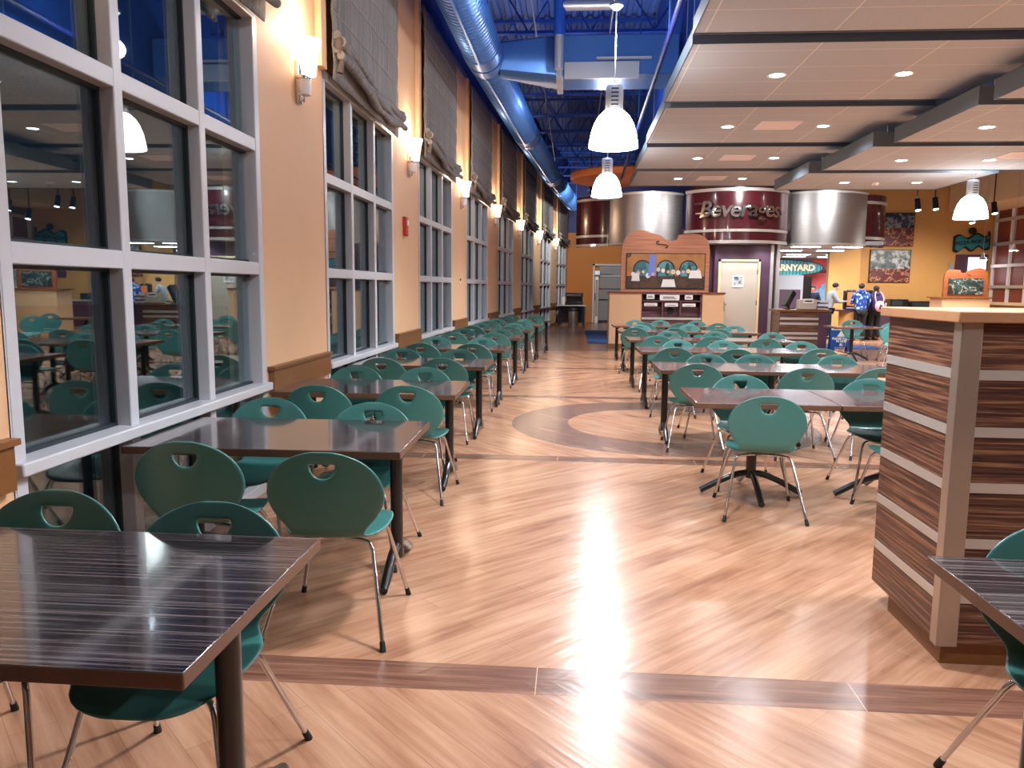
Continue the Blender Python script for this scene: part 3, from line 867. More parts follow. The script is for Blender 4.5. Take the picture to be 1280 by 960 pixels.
# ------------------------------------------------------------------ canopy drums
def arc_pts(A, Bp, sag, n=24):
    A = Vector(A); Bp = Vector(Bp); mid = (A+Bp)/2; ch = (Bp-A).length
    R = (ch*ch/4+sag*sag)/(2*sag); nrm = Vector((Bp.y-A.y, -(Bp.x-A.x))).normalized()   # towards the viewer side (-y)
    cen = mid - nrm*(R-sag)
    a0 = math.atan2(A.y-cen.y, A.x-cen.x); a1 = math.atan2(Bp.y-cen.y, Bp.x-cen.x)
    if a1 < a0: a1 += 2*PI
    return [(cen.x+R*math.cos(a0+(a1-a0)*k/n), cen.y+R*math.sin(a0+(a1-a0)*k/n)) for k in range(n+1)], cen, R
def arc_wall(mb, pts, cen, z0, z1, t0=0.0, t1=.12):
    n = len(pts)
    def off(p, d):
        v = (Vector(p)-cen); v.normalize(); return (p[0]+v.x*d, p[1]+v.y*d)
    o = [off(p, t0) for p in pts]; i = [off(p, -t1) for p in pts]
    vs = [(x,y,z0) for x,y in o]+[(x,y,z1) for x,y in o]+[(x,y,z0) for x,y in i]+[(x,y,z1) for x,y in i]
    fs = []
    for k in range(n-1):
        fs += [(k,k+1,n+k+1,n+k),(2*n+k+1,2*n+k,3*n+k,3*n+k+1),(n+k,n+k+1,3*n+k+1,3*n+k),(k+1,k,2*n+k,2*n+k+1)]
    fs += [(0,n,3*n,2*n),(n-1,2*n+n-1,3*n+n-1,n+n-1)]
    mb.add(vs, fs)
def drum(name, A, Bp, sag, z0, z1, m, bands, lab):
    pts, cen, R = arc_pts(A, Bp, sag)
    o = empty(name, (A[0], A[1], z0), 0, lab, 'canopy', 'curved canopy sections')
    T = Matrix.Translation((-A[0], -A[1], -z0))
    mb = MB(); arc_wall(mb, pts, cen, z0, z1); mb.xf(T).build('curved_face', m, o, smooth=40)
    for zb, hb in bands:
        mb = MB(); arc_wall(mb, pts, cen, zb-hb/2, zb+hb/2, .03, -.002); mb.xf(T).build('metal_band', M['alum'], o, smooth=40)
    poly = [(x, y) for x, y in pts]+[(Bp[0], Bp[1]+.15), (A[0], A[1]+.15)]
    MB().prism(poly, z0+.02, z0+.05).xf(T).build('soffit', M['tile'], o)
    return o, pts, cen, R
drum('canopy_section', (.04,23.6), (.98,22.9), .14, 2.75, 4.2, M['maroon'], [(4.1,.07),(3.05,.07),(2.79,.07)], 'short maroon curved canopy section beside the window corridor')
drum('canopy_section', (.99,22.6), (3.0,22.3), .58, 2.75, 4.2, M['steel'], [(4.15,.05),(2.79,.05)], 'brushed steel curved canopy section behind the double-bass board')
bev, bpts, bcen, bR = drum('canopy_section', (3.05,22.0), (5.80,22.0), .82, 2.75, 4.25, M['maroon'], [(4.17,.08),(3.10,.07),(2.80,.08)], 'maroon curved canopy section carrying the metal Beverages lettering')
mb = MB(); p2, c2, R2 = arc_pts((3.25,22.0), (5.65,22.0), .70); arc_wall(mb, p2, c2, 4.3, 4.55); arc_wall(mb, p2, c2, 4.55, 4.62, .03)
mb.xf(Matrix.Translation((-3.05,-22.0,-2.75))).build('upper_tier', M['maroon'], bev, smooth=40)
drum('canopy_section', (5.86,22.4), (8.05,22.4), .56, 2.75, 4.22, M['steel'], [(4.18,.05),(2.79,.05)], 'brushed steel curved canopy section above the servery counter')
drum('canopy_section', (8.07,22.6), (8.86,23.2), .10, 2.75, 4.2, M['maroon'], [(3.98,.08),(3.0,.08)], 'narrow maroon canopy section in front of the golden wall')
MB().lathe([(0,0),(1.42,0),(1.45,.05),(1.45,.16),(1.40,.2),(0,.2)], (0,0,0), 40).build('ceiling_disc', M['orange_disc'], None, (1.30,21.45,4.42))
tag(bpy.data.objects['ceiling_disc'], 'flat round orange ceiling disc above the steel canopy', 'ceiling disc')

def text_mb(s, size, ext, shear=0, offset=0.0, spacing=1.0, align='CENTER'):
    cu = bpy.data.curves.new('t', 'FONT'); cu.body = s; cu.size = size; cu.extrude = ext; cu.shear = shear; cu.offset = offset
    cu.align_x = align; cu.align_y = 'CENTER'; cu.space_character = spacing; cu.resolution_u = 3
    ob = bpy.data.objects.new('t', cu); COL.objects.link(ob)
    bpy.context.view_layer.update()
    dg = bpy.context.evaluated_depsgraph_get()
    me = bpy.data.meshes.new_from_object(ob.evaluated_get(dg))
    mb = MB(); mb.add([tuple(v.co) for v in me.vertices], [tuple(p.vertices) for p in me.polygons])
    bpy.data.objects.remove(ob); bpy.data.curves.remove(cu); bpy.data.meshes.remove(me)
    return mb
def bend(mb, cen, R, zc, ac=-PI/2):
    out = []
    for x, y, z in mb.v:
        a = ac + x/R; r = R+z
        out.append((cen.x+r*math.cos(a), cen.y+r*math.sin(a), zc+y))
    mb.v = out; return mb
SG = empty('beverages_sign', (4.42, 21.1, 3.6), 0, 'raised metal script reading Beverages on the maroon canopy', 'sign')
T = Matrix.Translation((-4.42,-21.1,-3.6))
mb = text_mb('Beverages', .60, .025, .20, .011, .92)
bend(mb, bcen, bR+.075, 3.64, -PI/2-.03).xf(T).build('lettering', M['chrome'], SG)
mb = MB()
for zz, xa in ((.16,-1.30),(-.10,-1.24)):
    mb.add([(xa,zz-.02,.03),(xa+.42,zz-.02,.03),(xa+.42,zz+.025,.03),(xa,zz+.025,.03),(xa,zz-.02,.07),(xa+.42,zz-.02,.07),(xa+.42,zz+.025,.07),(xa,zz+.025,.07)],[(0,3,2,1),(4,5,6,7),(0,1,5,4),(1,2,6,5),(2,3,7,6),(3,0,4,7)])
mb.add([(1.15,-.11,.03),(1.36,-.11,.03),(1.36,-.08,.03),(1.15,-.08,.03),(1.15,-.11,.07),(1.36,-.11,.07),(1.36,-.08,.07),(1.15,-.08,.07)],[(0,3,2,1),(4,5,6,7),(0,1,5,4),(1,2,6,5),(2,3,7,6),(3,0,4,7)])
bend(mb, bcen, bR, 3.66).xf(T).build('speed_bar', M['chrome'], SG)

# ------------------------------------------------------------------ condiment station with double-bass board
def bass_outline(x0, x1, z0, z1, flip=False):
    # unit outline traced as a stringed-instrument silhouette
    P = [(0,0),(0,.52),(.01,.74),(.035,.86),(.085,.945),(.15,.99),(.215,1.0),(.28,.985),(.35,.95),(.41,.925),(.45,.91),(.475,.875),(.51,.845),(.56,.83),(.61,.838),(.635,.865),(.642,.905),(.645,.93),(.68,.93),(.74,.94),(.80,.945),(.87,.935),(.93,.90),(.97,.84),(.99,.76),(1.0,.66),(1.0,.5),(1.0,0)]
    if flip: P = [(1-x, z) for x, z in reversed(P)]
    return [(x0+(x1-x0)*x, z0+(z1-z0)*z) for x, z in P]
def fhole(mb, cx, cz, s, y):
    p = bez([(cx-.55*s,y,cz+.42*s),(cx-.75*s,y,cz+.3*s),(cx-.5*s,y,cz+.08*s),(cx+.3*s,y,cz-.02*s),(cx+.68*s,y,cz-.2*s),(cx+.45*s,y,cz-.42*s)], 5)
    mb.tube(p, [.035*s]*2+[.06*s]*(len(p)-4)+[.035*s]*2, 6)
    mb.ball((cx-.5*s,y,cz+.36*s), .1*s, .03*s, .1*s, 8); mb.ball((cx+.45*s,y,cz-.36*s), .1*s, .03*s, .1*s, 8)
ST = empty('condiment_station', (.93, 20.2, 0), 0, 'peach walled condiment station with a wood cabinet between its side walls', 'counter')
MB().box(0, .82, 0, .9, 0, 1.41).build('side_wall', M['wall'], ST); MB().box(2.38, 2.92, 0, .9, 0, 1.41).build('side_wall', M['wall'], ST)
MB().box(-.03, .84, -.03, .93, 1.41, 1.45).box(2.36, 2.95, -.03, .93, 1.41, 1.45).build('cap_board', M['board2'], ST)
MB().box(-.01, .82, -.02, -.001, 0, .1).box(2.38, 2.93, -.02, -.001, 0, .1).build('base_strip', M['rail'], ST)
mb = MB().box(.82, 2.38, .35, .9, .0, .80).box(.82, .86, .1, .9, .8, 1.43).box(2.34, 2.38, .1, .9, .8, 1.43).box(.86, 2.34, .6, .9, .8, 1.43).box(.86, 2.34, .1, .6, 1.20, 1.235).box(.86, 2.34, .08, .6, 1.39, 1.43).box(1.36,1.40,.12,.6,.8,1.2).box(1.82,1.86,.12,.6,.8,1.2).box(.86,2.34,.34,.6,.8,1.07).box(.82,2.38,.05,.35,.55,.80)
mb.build('cabinet', M['zplum'], ST)
MB().box(.84, 2.36, .0, .05, .74, .80).build('counter_lip', M['alum'], ST)
MB().lathe([(0,0),(.09,0),(.09,.03),(0,.03)], (0,0,0), 20).xf(Matrix.Translation((1.61,.345,.965)) @ Matrix.Rotation(PI/2,4,'X')).build('waste_hole', M['rubber'], ST)
def plaque(x, z, w, h, lab, bars=2, y=20.28):
    o = empty('label_card', (x, y, z), 0, lab, 'label card', 'label cards on the condiment station')
    MB().box(-w/2, w/2, 0, .01, 0, h).build('card', M['paper'], o)
    mb = MB()
    for b_ in range(bars): mb.box(-w*.34, w*(.34-.1*(b_%2)), -.004, -.0005, h*(.28+.5*b_/max(1,bars)), h*(.28+.5*b_/max(1,bars))+h*.12)
    mb.build('print_line', M['ink'], o)
plaque(1.99, 1.27, .2, .12, 'small cream card on the upper shelf, window end'); plaque(2.97, 1.26, .2, .12, 'small cream card on the upper shelf, door end')
plaque(2.0, 1.085, .34, .08, 'white strip card above the lower shelf, window end', 1); plaque(2.98, 1.08, .34, .08, 'white strip card above the lower shelf, door end', 1)
plaque(2.53, 1.08, .34, .09, 'cream strip card above the round waste hole', 1)
plaque(2.48, 1.24, .50, .14, 'wide white card in the middle of the upper shelf', 2)
BB = empty('bass_board', (1.22, 20.45, 1.45), 0, 'cherry wood board cut like a double bass above the condiment station', 'board')
MB().slab_xz(bass_outline(0, 2.27, 0, 1.59), 0, .10).build('carved_panel', M['board'], BB)
mb = MB(); fhole(mb, 1.05, 1.22, .21, -.005); mb.build('sound_hole', M['rubber'], BB)
MP = empty('mural', (1.35, 20.42, 1.53), 0, 'painted cafe mural with three arches framed in the double-bass board', 'mural')
MB().box(0, 2.03, 0, .025, 0, .92).build('frame', M['rubber'], MP)
MB().box(.02, 2.01, -.006, -.001, .02, .90).build('painted_wall', M['mural_brown'], MP)
MB().box(.02, 2.01, -.009, -.0065, .02, .33).build('painted_floor', M['mural_dark'], MP)
for cx in (.42, 1.02, 1.60):
    def arch(w, h, z0): return [(cx-w, z0), (cx+w, z0)]+[(cx+w*math.cos(a*PI/12), z0+h+w*math.sin(a*PI/12)) for a in range(13)]
    MB().slab_xz(arch(.235, .18, .33), -.010, -.0068).build('arch_rim', M['rubber'], MP)
    MB().slab_xz(arch(.205, .18, .33), -.013, -.0105).build('arch_view', M['mural_teal'], MP)
for cx, cz, w in ((.25,.2,.11),(1.10,.05,.19),(1.78,.28,.17)):
    MB().slab_xz([(cx-w,cz),(cx+w,cz),(cx+w*.75,cz+.2),(cx-w*.75,cz+.2)], -.018, -.0155).build('painted_tablecloth', M['paper'], MP)
MB().slab_xz([(.57,.33),(.77,.33),(.75,.88),(.60,.88)], -.0155, -.0135).build('painted_banner', M['mural_blue'], MP)
for cx, cz in ((1.06,.5),(1.62,.46)):
    MB().slab_xz([(cx+.06*math.cos(a*PI/8), cz+.17*math.sin(a*PI/8)) for a in range(16)], -.0155, -.0135).build('painted_tree', M['mural_green'], MP)
rq = random.Random(3)
for q in range(14):
    cx = .12+1.8*(q+.5)/14; cz = .34+rq.random()*.16; r = .035+rq.random()*.03
    MB().slab_xz([(cx+r*math.cos(a*PI/6), cz+r*1.1*math.sin(a*PI/6)) for a in range(12)], -.0148-.0002*q, -.0137).build('painted_flower', [M['paper'], M['pink'], M['cream']][q % 3], MP)
# beverage door
D1 = empty('door_1', (4.0, 21.97, 0), 0, 'greige steel door with a small poster beside the condiment station', 'door', kind='structure')
MB().box(0, .06, -.06, .03, 0, 2.36).box(1.07, 1.13, -.06, .03, 0, 2.36).box(0, 1.13, -.06, .03, 2.30, 2.36).build('door_frame', M['cream'], D1)
MB().box(.065, 1.065, -.03, .01, .01, 2.295).build('door_leaf', M['door'], D1)
MB().box(.09, .19, -.07, -.031, .93, 1.2).build('push_plate', M['ink'], D1); MB().tube([(.14,-.11,1.12),(.24,-.11,1.12)], .012, 8).tube([(.14,-.11,1.12),(.14,-.04,1.12)], .012, 8).build('door_handle', M['chrome'], D1)
MB().box(1.05,1.075,-.045,-.031,1.95,2.08).box(1.05,1.075,-.045,-.031,1.1,1.23).build('hinge', M['ink'], D1)
PS = empty('door_poster', (4.39, 21.925, 1.60), 0, 'small framed notice on the greige steel door', 'poster')
MB().box(0, .30, 0, .012, 0, .32).build('frame', M['paper'], PS); MB().box(.03, .27, -.004, -.0005, .06, .29).build('print', M['pic_grey'], PS)
# end door
D2 = empty('door_2', (.84, 35.15, 0), 0, 'white framed glazed exit door at the end of the window corridor', 'door', kind='structure')
MB().box(0, .09, -.1, .04, 0, 2.62).box(1.25, 1.33, -.1, .04, 0, 2.62).box(0, 1.33, -.1, .04, 2.54, 2.62).box(.09,1.25,-.08,.04,2.05,2.12).build('door_frame', M['frame'], D2)
MB().box(.10, .24, -.85, -.10, .01, 2.05).build('door_leaf', M['white'], D2); MB().box(.12,.22,-.86,-.851,.3,1.9).build('leaf_glass', M['grey_glass'], D2)
MB().box(.30, 1.24, -.02, .02, .1, 2.05).box(.30,1.24,-.02,.02,2.12,2.54).build('sidelight', M['grey_glass'], D2)
MB().box(.28, 1.25, -.05, -.021, 1.0, 1.05).box(.28,1.25,-.05,-.021,1.5,1.53).box(.28,1.25,-.05,-.021,.0,.1).build('glazing_bar', M['ink'], D2)
MB().tube([(.1,-.9,1.0),(.1,-.95,1.0),(.1,-.95,1.3),(.1,-.9,1.3)], .015, 8).build('door_handle', M['ink'], D2)
MB().box(.08,.3,-.5,-.1,2.12,2.3).tube([(.25,-.3,2.2),(.9,-.1,2.15)], .02, 6).build('door_closer', M['galv'], D2)
tag(MB().prism([(.0,20.9),(.93,20.9),(.93,27.5),(.0,27.5)], .001, .012).build('entry_mat', M['mat_blue'], None, (.42,0.7,0)), 'blue entry mat on the dark floor beside the condiment station', 'mat')
# coffee station at the corridor end
C = empty('coffee_counter', (-.05, 32.0, 0), -.12, 'narrow counter by the last window at the corridor end', 'counter')
MB().box(-.6, .62, -.3, .3, .80, .84).build('counter_top', M['alum'], C); MB().box(.45,.55,-.25,.25,0,.8).box(-.55,-.47,-.25,.25,0,.8).box(-.47,.45,.2,.25,.1,.8).build('stand', M['black'], C)
C = empty('coffee_machine', (-.02, 32.0, .845), -.12, 'black coffee machine on the corridor end counter', 'coffee machine')
MB().box(-.30,.40,-.2,.2,0,.12).box(-.28,.38,0,.2,.12,.5).box(-.3,.4,-.2,.2,.34,.5).build('body', M['black'], C, bevel=.02); MB().box(-.25,.35,-.205,-.2,.36,.44).build('front_panel', M['chrome'], C)
C = empty('cup_stack', (-.42, 31.9, .845), 0, 'stack of white cups beside the coffee machine', 'cups')
for q in range(4): MB().lathe([(0,q*.07),(.06,q*.07),(.08,q*.07+.12),(.075,q*.07+.12),(.055,q*.07+.01),(0,q*.07+.01)], (0,0,0), 16).build('cup', M['white'], C)
C = empty('waste_bin', (.0, 31.4, 0), 0, 'steel waste bin with black lid in front of the corridor end counter', 'waste bin')
MB().lathe([(0,0),(.19,0),(.2,.02),(.2,.6),(0,.6)], (0,0,0), 20).build('body', M['steel'], C); MB().lathe([(.205,.60),(.205,.66),(.16,.74),(.1,.74),(.09,.70),(0,.7)], (0,0,0), 20).build('lid', M['rubber'], C)

# ------------------------------------------------------------------ servery
CN = empty('servery_counter', (5.22, 20.4, 0), 0, 'zebra wood service counter with aluminium stripes by the beverage wall', 'counter')
MB().box(.1, 1.25, 0, .8, .1, .98).build('body', M['zwood'], CN); MB().box(.12,1.2,.03,.8,0,.1).build('plinth', M['rail'], CN)
MB().box(.02, 1.40, -.04, .85, .98, 1.03).build('counter_top', M['rail'], CN, bevel=.004)
for zz in (.30,.42,.67,.80): MB().box(.11, 1.08, -.012, -.0005, zz-.03, zz+.03).build('metal_stripe', M['alum'], CN)
MB().box(1.09, 1.30, -.02, .82, 0, .98).build('end_post', M['plum'], CN)
C = empty('napkin_caddy', (6.02, 20.55, 1.035), 0, 'grey box with a cream card on the servery counter', 'box')
MB().box(-.22,.22,-.15,.15,0,.26).build('body', M['door'], C, bevel=.02); MB().box(-.13,.13,-.165,-.151,.16,.28).build('card', M['paper'], C); MB().box(-.09,.09,-.169,-.1655,.2,.235).build('print_line', M['ink'], C)
C = empty('register_screen', (5.66, 20.9, 1.035), .3, 'black cash register screen turned away on the servery counter', 'monitor')
MB().slab_xz([(-.17,.1),(-.05,.05),(.16,.42),(.04,.5)], -.12, .12).build('screen', M['black'], C, bevel=.015); MB().box(-.1,.12,-.1,.1,0,.03).tube([(0,0,.03),(-.02,0,.2)], .04, 10).build('stand', M['black'], C)
C = empty('tray_stack', (6.41, 20.6, 1.035), 0, 'stack of white trays at the end of the servery counter', 'trays')
for q in range(5): MB().box(-.14,.14,-.15,.15,q*.05,q*.05+.03).build('tray', M['white'] if q % 2 == 0 else M['red_brown'], C, bevel=.008)
C = empty('drink_cooler', (7.62, 27.9, 0), 0, 'grey drink machine tower inside the servery', 'drink machine')
MB().box(-.6,.3,-.4,.4,0,2.05).build('cabinet', M['galv'], C, bevel=.03); MB().box(-.5,.2,-.42,-.4,.9,1.55).build('front_panel', M['plum'], C); MB().box(.34,.6,-.3,.3,.0,2.0).build('side_unit', M['black'], C)
C = empty('coral_mural', (8.75, 32.19, .9), 0, 'coral pink painted panel on the servery back wall', 'mural')
MB().slab_xz([(.25,0),(1.75,0),(1.75,1.88),(.9,1.88),(.45,1.5),(.0,.6)], -.02, 0).build('panel', M['pink_wall'], C)
C = empty('servery_picture', (9.0, 32.165, .9), 0, 'blue and white painted poster on the coral servery wall', 'poster')
MB().slab_xz([(0,0),(1.6,0),(1.6,1.1),(1.2,1.0),(.85,.75),(.7,.5),(.4,.75),(0,.9)], -.03, 0).build('print', M['mural_screen'], C)
C = empty('oval_sign', (8.15, 31.4, 2.40), 0, 'teal striped oval sign reading BARNYARD over the servery', 'sign')
el = lambda a, b, y0, y1, m, nm: MB().slab_xz([(a*math.cos(k*PI/20), b*math.sin(k*PI/20)) for k in range(40)], y0, y1).build(nm, m, C)
el(1.66, .34, 0, .06, M['rubber'], 'rim'); el(1.58, .30, -.02, -.001, M['teal_sign'], 'face')
mb = MB()
for q in range(24): 
    px = -1.5+q*.13; hgt = .30*math.sqrt(max(0,1-(px/1.58)**2)); mb.box(px-.02, px+.02, -.03, -.021, -hgt, hgt)
mb.build('stripe', M['mural_green'], C)
text_mb('BARNYARD', .34, .01, 0, .01, .95).xf(Matrix.Translation((.42,-.045,0)) @ Matrix.Rotation(PI/2,4,'X')).build('lettering', M['cream'], C)
C = empty('menu_plaque', (9.65, 32.165, 2.22), 0, 'row of dark menu plaques on the coral servery wall', 'menu plaques')
for q in range(4): MB().box(q*.4-.6, q*.4-.3, -.02, 0, 0, .14).build('plaque', M['red_brown'], C)
for q, (x, y) in enumerate(((6.8,23.6),(8.0,23.6),(6.9,25.8),(8.2,25.8),(8.0,28.6),(9.4,28.6),(8.4,30.6),(9.7,30.6))):
    L_ = empty('strip_light', (x, y, 2.80), 0, 'flat light panel in the servery ceiling, %s row, %s' % (ORD[q//2+1], 'entrance side' if q % 2 == 0 else 'inner side'), 'ceiling light', 'servery light panels')
    MB().box(-.38,.38,-.16,.16,-.012,.002).build('diffuser', M['servery_light'], L_)
    light('bulb', 'SPOT', (0,0,-.05), 90, (.94,.96,1), L_, .15, (0,0,0), math.radians(160), .8)
# blue floor sign
FS = empty('floor_sign', (6.83, 20.3, 0), 0, 'blue folding floor sign with a white triangle before the servery', 'floor sign')
R_ = Matrix.Rotation(.16, 4, 'X')
MB().box(-.26,.26,-.012,.012,.10,.62).box(-.26,-.16,-.012,.012,0,.1).box(.16,.26,-.012,.012,0,.1).xf(Matrix.Translation((0,-.12,0)) @ Matrix.Rotation(-.16,4,'X')).build('front_board', M['blue_sign'], FS)
MB().box(-.26,.26,-.012,.012,.10,.62).box(-.26,-.16,-.012,.012,0,.1).box(.16,.26,-.012,.012,0,.1).xf(Matrix.Translation((0,.12,0)) @ R_).build('back_board', M['blue_sign'], FS)
FT = Matrix.Translation((0,-.12,0)) @ Matrix.Rotation(-.16,4,'X')
MB().box(-.24,.24,-.020,-.0125,.53,.60).xf(FT).build('header_strip', M['paper'], FS); MB().box(-.18,.18,-.024,-.0205,.555,.575).xf(FT).build('print_line', M['ink'], FS)
MB().slab_xz([(-.10,.36),(.10,.36),(0,.52)], -.020, -.0125).xf(FT).build('warning_triangle', M['paper'], FS)
mb = text_mb('PLEASE WAIT', .075, .002, 0, .003); mb.xf(FT @ Matrix.Translation((0,-.017,.31)) @ Matrix.Rotation(PI/2,4,'X')).build('lettering', M['paper'], FS)
mb = text_mb('IN LINE', .075, .002, 0, .003); mb.xf(FT @ Matrix.Translation((0,-.017,.245)) @ Matrix.Rotation(PI/2,4,'X')).build('lettering', M['paper'], FS)
MB().slab_xz([(-.04,.13),(.04,.13),(.03,.19),(-.03,.19)], -.020, -.0125).xf(FT).build('emblem', M['paper'], FS)
tag(MB().box(5.9, 8.3, 20.9, 22.3, .001, .012).build('floor_mat', M['mat_blue']), 'blue floor mat in front of the servery', 'mat')

# ------------------------------------------------------------------ far right zone
def canvas(x0, x1, z0, z1, y, lab, split=.5):
    o = empty('wall_canvas', (x0, y, z0), 0, lab, 'painting', 'canvases on the golden wall')
    w, h = x1-x0, z1-z0
    MB().box(0, w, -.05, 0, 0, h).build('stretcher', M['rubber'], o)
    MB().box(.02, w-.02, -.056, -.0505, h*split, h-.02).build('upper_paint', M['pic_grey'] if split < .5 else M['pic_top'], o)
    MB().box(.02, w-.02, -.056, -.0505, .02, h*split).build('lower_paint', M['pic_low'], o)
canvas(10.25, 11.62, 1.82, 2.95, 27.99, 'lower abstract canvas of grey and red swirls on the golden wall', .42)
canvas(10.35, 11.66, 3.06, 4.2, 27.99, 'upper abstract canvas of dark blue and red on the golden wall', .55)
mb = MB().box(12.75, 14.44, 12, 27.95, 4.25, 5.15)
tag(mb.build('trim_bulkhead', M['cream']), 'cream bulkhead along the far side wall', 'bulkhead', kind='structure')
G = empty('lattice_screen', (14.28, 27.85, 1.15), 0, 'brown panelled screen with a white grid on the side wall', 'screen')
MB().box(.06, .12, -8.0, 0, 0, 3.2).build('backing', M['red_brown'], G)
for q in range(9): MB().box(.0, .06, -q*1.0-.06, -q*1.0+.06, 0, 3.2).build('stile', M['white'], G)
for zz in (.55, 1.25, 1.98, 2.77): MB().box(-.06, .06, -8.06, .0, zz-.05, zz+.05).build('rail', M['alum'], G)
MB().box(-.02,.12,-8.06,.06,-.06,.04).build('base_rail', M['cream'], G)
# smaller station
S2 = empty('pickup_counter', (10.92, 23.9, 0), 0, 'small peach counter beyond the striped partition', 'counter')
MB().box(0, 1.36, 0, .8, 0, 1.33).build('body', M['wall'], S2); MB().box(-.1, 1.40, -.03, .83, 1.33, 1.37).build('cap_board', M['rail'], S2)
B2 = empty('violin_board', (11.0, 24.05, 1.37), 0, 'dark cherry board cut like a violin on the small peach counter', 'board')
MB().slab_xz(bass_outline(0, 1.26, 0, .86, True), 0, .08).build('carved_panel', M['board2'], B2)
MB().box(.13, 1.12, -.02, -.001, .08, .55).build('chalk_panel', M['chalk'], B2)
mb = MB(); fhole(mb, .70, .66, .08, -.005); mb.build('sound_hole', M['rubber'], B2)
W2 = empty('pickup_window', (13.12, 27.99, 1.75), 0, 'pass-through window with a lit screen in the golden wall', 'service window')
MB().box(0, 1.05, -.06, 0, 0, 1.05).build('frame', M['plum'], W2); MB().box(.40, .98, -.10, -.061, .1, .95).build('screen', M['screen'], W2); MB().box(-.22,-.08,-.08,0,.3,.75).build('side_box', M['galv'], W2)
C = empty('pickup_sign', (13.58, 27.9, 3.16), 0, 'wavy teal sign reading PIZZA PICK UP on the golden wall', 'sign')
def wav(w, h, n=28):
    top = [(-w+2*w*k/n, h+.07*math.sin(k/n*4*PI)+.1*k/n) for k in range(n+1)]; bot = [(-w+2*w*k/n, -h-.07*math.sin(k/n*5*PI)+.1*k/n) for k in range(n, -1, -1)]
    return bot[::-1]+top[::-1]
MB().slab_xz(wav(.60,.24), 0, .06).build('rim', M['rubber'], C); MB().slab_xz(wav(.54,.18), -.03, -.001).build('face', M['teal_sign'], C)
text_mb('PIZZA PICK UP', .165, .006, 0, .004).xf(Matrix.Translation((0,-.04,.05)) @ Matrix.Rotation(-.1,4,'Y') @ Matrix.Rotation(PI/2,4,'X')).build('lettering', M['rubber'], C)
MB().ball((0,.02,.44), .14, .04, .12).tube([(.55,.02,-.2),(.55,.02,.42)], .04, 8).build('emblem', M['rubber'], C)
# back counter with appliances, dispensers
C = empty('back_counter', (10.3, 27.3, 0), 0, 'long dark counter along the golden wall', 'counter')
MB().box(0, 3.6, 0, .68, 0, .9).build('body', M['plum'], C); MB().box(-.03, 3.62, -.04, .69, .9, .95).build('counter_top', M['alum'], C)
for q, (xx, w, h, nm) in enumerate(((10.80,.60,.30,'black toaster oven on the back counter beside the shoppers'),(11.48,.8,.24,'long low black appliance on the back counter near the small station'))):
    o = empty('counter_appliance', (xx, 27.55, .955), 0, nm, 'appliance', 'black appliances on the back counter')
    MB().box(0, w, -.2, .25, 0.03, h).build('body', M['black'], o, bevel=.02); MB().box(.05,w-.2,-.212,-.2,.08,h-.06).build('door', M['gasket'], o); MB().box(.03,.08,-.18,-.12,0,.03).box(w-.08,w-.03,-.18,-.12,0,.03).box(.03,.08,.15,.2,0,.03).box(w-.08,w-.03,.15,.2,0,.03).build('foot', M['rubber'], o)
for q in range(3):
    o = empty('drinking_glass', (10.38+.14*q, 27.45, .955), 0, 'pale glass on the back counter, %s from the shoppers' % ORD[q+1], 'glass', 'glasses on the back counter')
    MB().lathe([(0,0),(.045,0),(.06,.17),(.055,.17),(.04,.01),(0,.01)], (0,0,0), 14).build('tumbler', M['white'], o)
DS = empty('dispenser_stand', (8.78, 25.3, 0), 0, 'golden round stand with a dark top in front of the man in grey', 'stand')
MB().lathe([(0,0),(.34,0),(.34,.88),(0,.88)], (0,0,0), 28).build('drum_base', M['wall_gold'], DS); MB().box(-.5,.75,-.35,.35,.88,.93).build('counter_top', M['plum'], DS); MB().box(.36,.7,-.3,.3,0,.88).build('side_cabinet', M['black'], DS)
o = empty('napkin_dispenser', (8.71, 25.25, .935), 0, 'black framed dispenser with an orange front on the golden stand', 'dispenser')
MB().box(-.17,.17,-.12,.12,0,.62).build('case', M['black'], o, bevel=.04); MB().box(-.11,.11,-.135,-.121,.12,.55).build('front_panel', M['orange_disc'], o); MB().box(-.13,.13,-.16,-.121,.03,.08).build('drip_tray', M['galv'], o)
o = empty('juice_dispenser', (9.12, 25.3, .935), 0, 'tall dark drink dispenser beside the orange fronted dispenser', 'dispenser')
MB().box(-.08,.34,-.15,.2,0,.62).build('case', M['black'], o, bevel=.02); MB().box(-.12,-.08,-.12,.12,.05,.6).build('side_panel', M['galv'], o)
# track spots and small pendants
for q, (x, y, z, lab) in enumerate(((9.62,23.0,4.02,'small black stem spotlight above the upper canvas'),(10.1,23.0,4.05,'small black stem spotlight between canvas and cream bulkhead'),(11.95,23.5,3.98,'black track spotlight in front of the cream bulkhead'),(11.35,23.5,3.72,'small spotlight just below the inner pendant lamp'))):
    o = empty('spot_lamp', (x, y, z), 0, lab, 'spotlight', 'black spotlights')
    MB().tube([(0,0,.05),(0,0,3.0)], .018, 6).build('stem', M['black'], o)
    MB().tube([(0,0,.1),(.02,-.06,-.22)], [.072,.08], 14).build('can', M['black'], o)
    MB().tube([(.02,-.06,-.221),(.021,-.063,-.232)], [.07,.07], 14).build('lens', M['lamp'], o)
    light('bulb', 'SPOT', (.02,-.06,-.26), 240, (1,.93,.84), o, .08, (math.radians(38),0,-.3+.2*q), math.radians(110), .7)
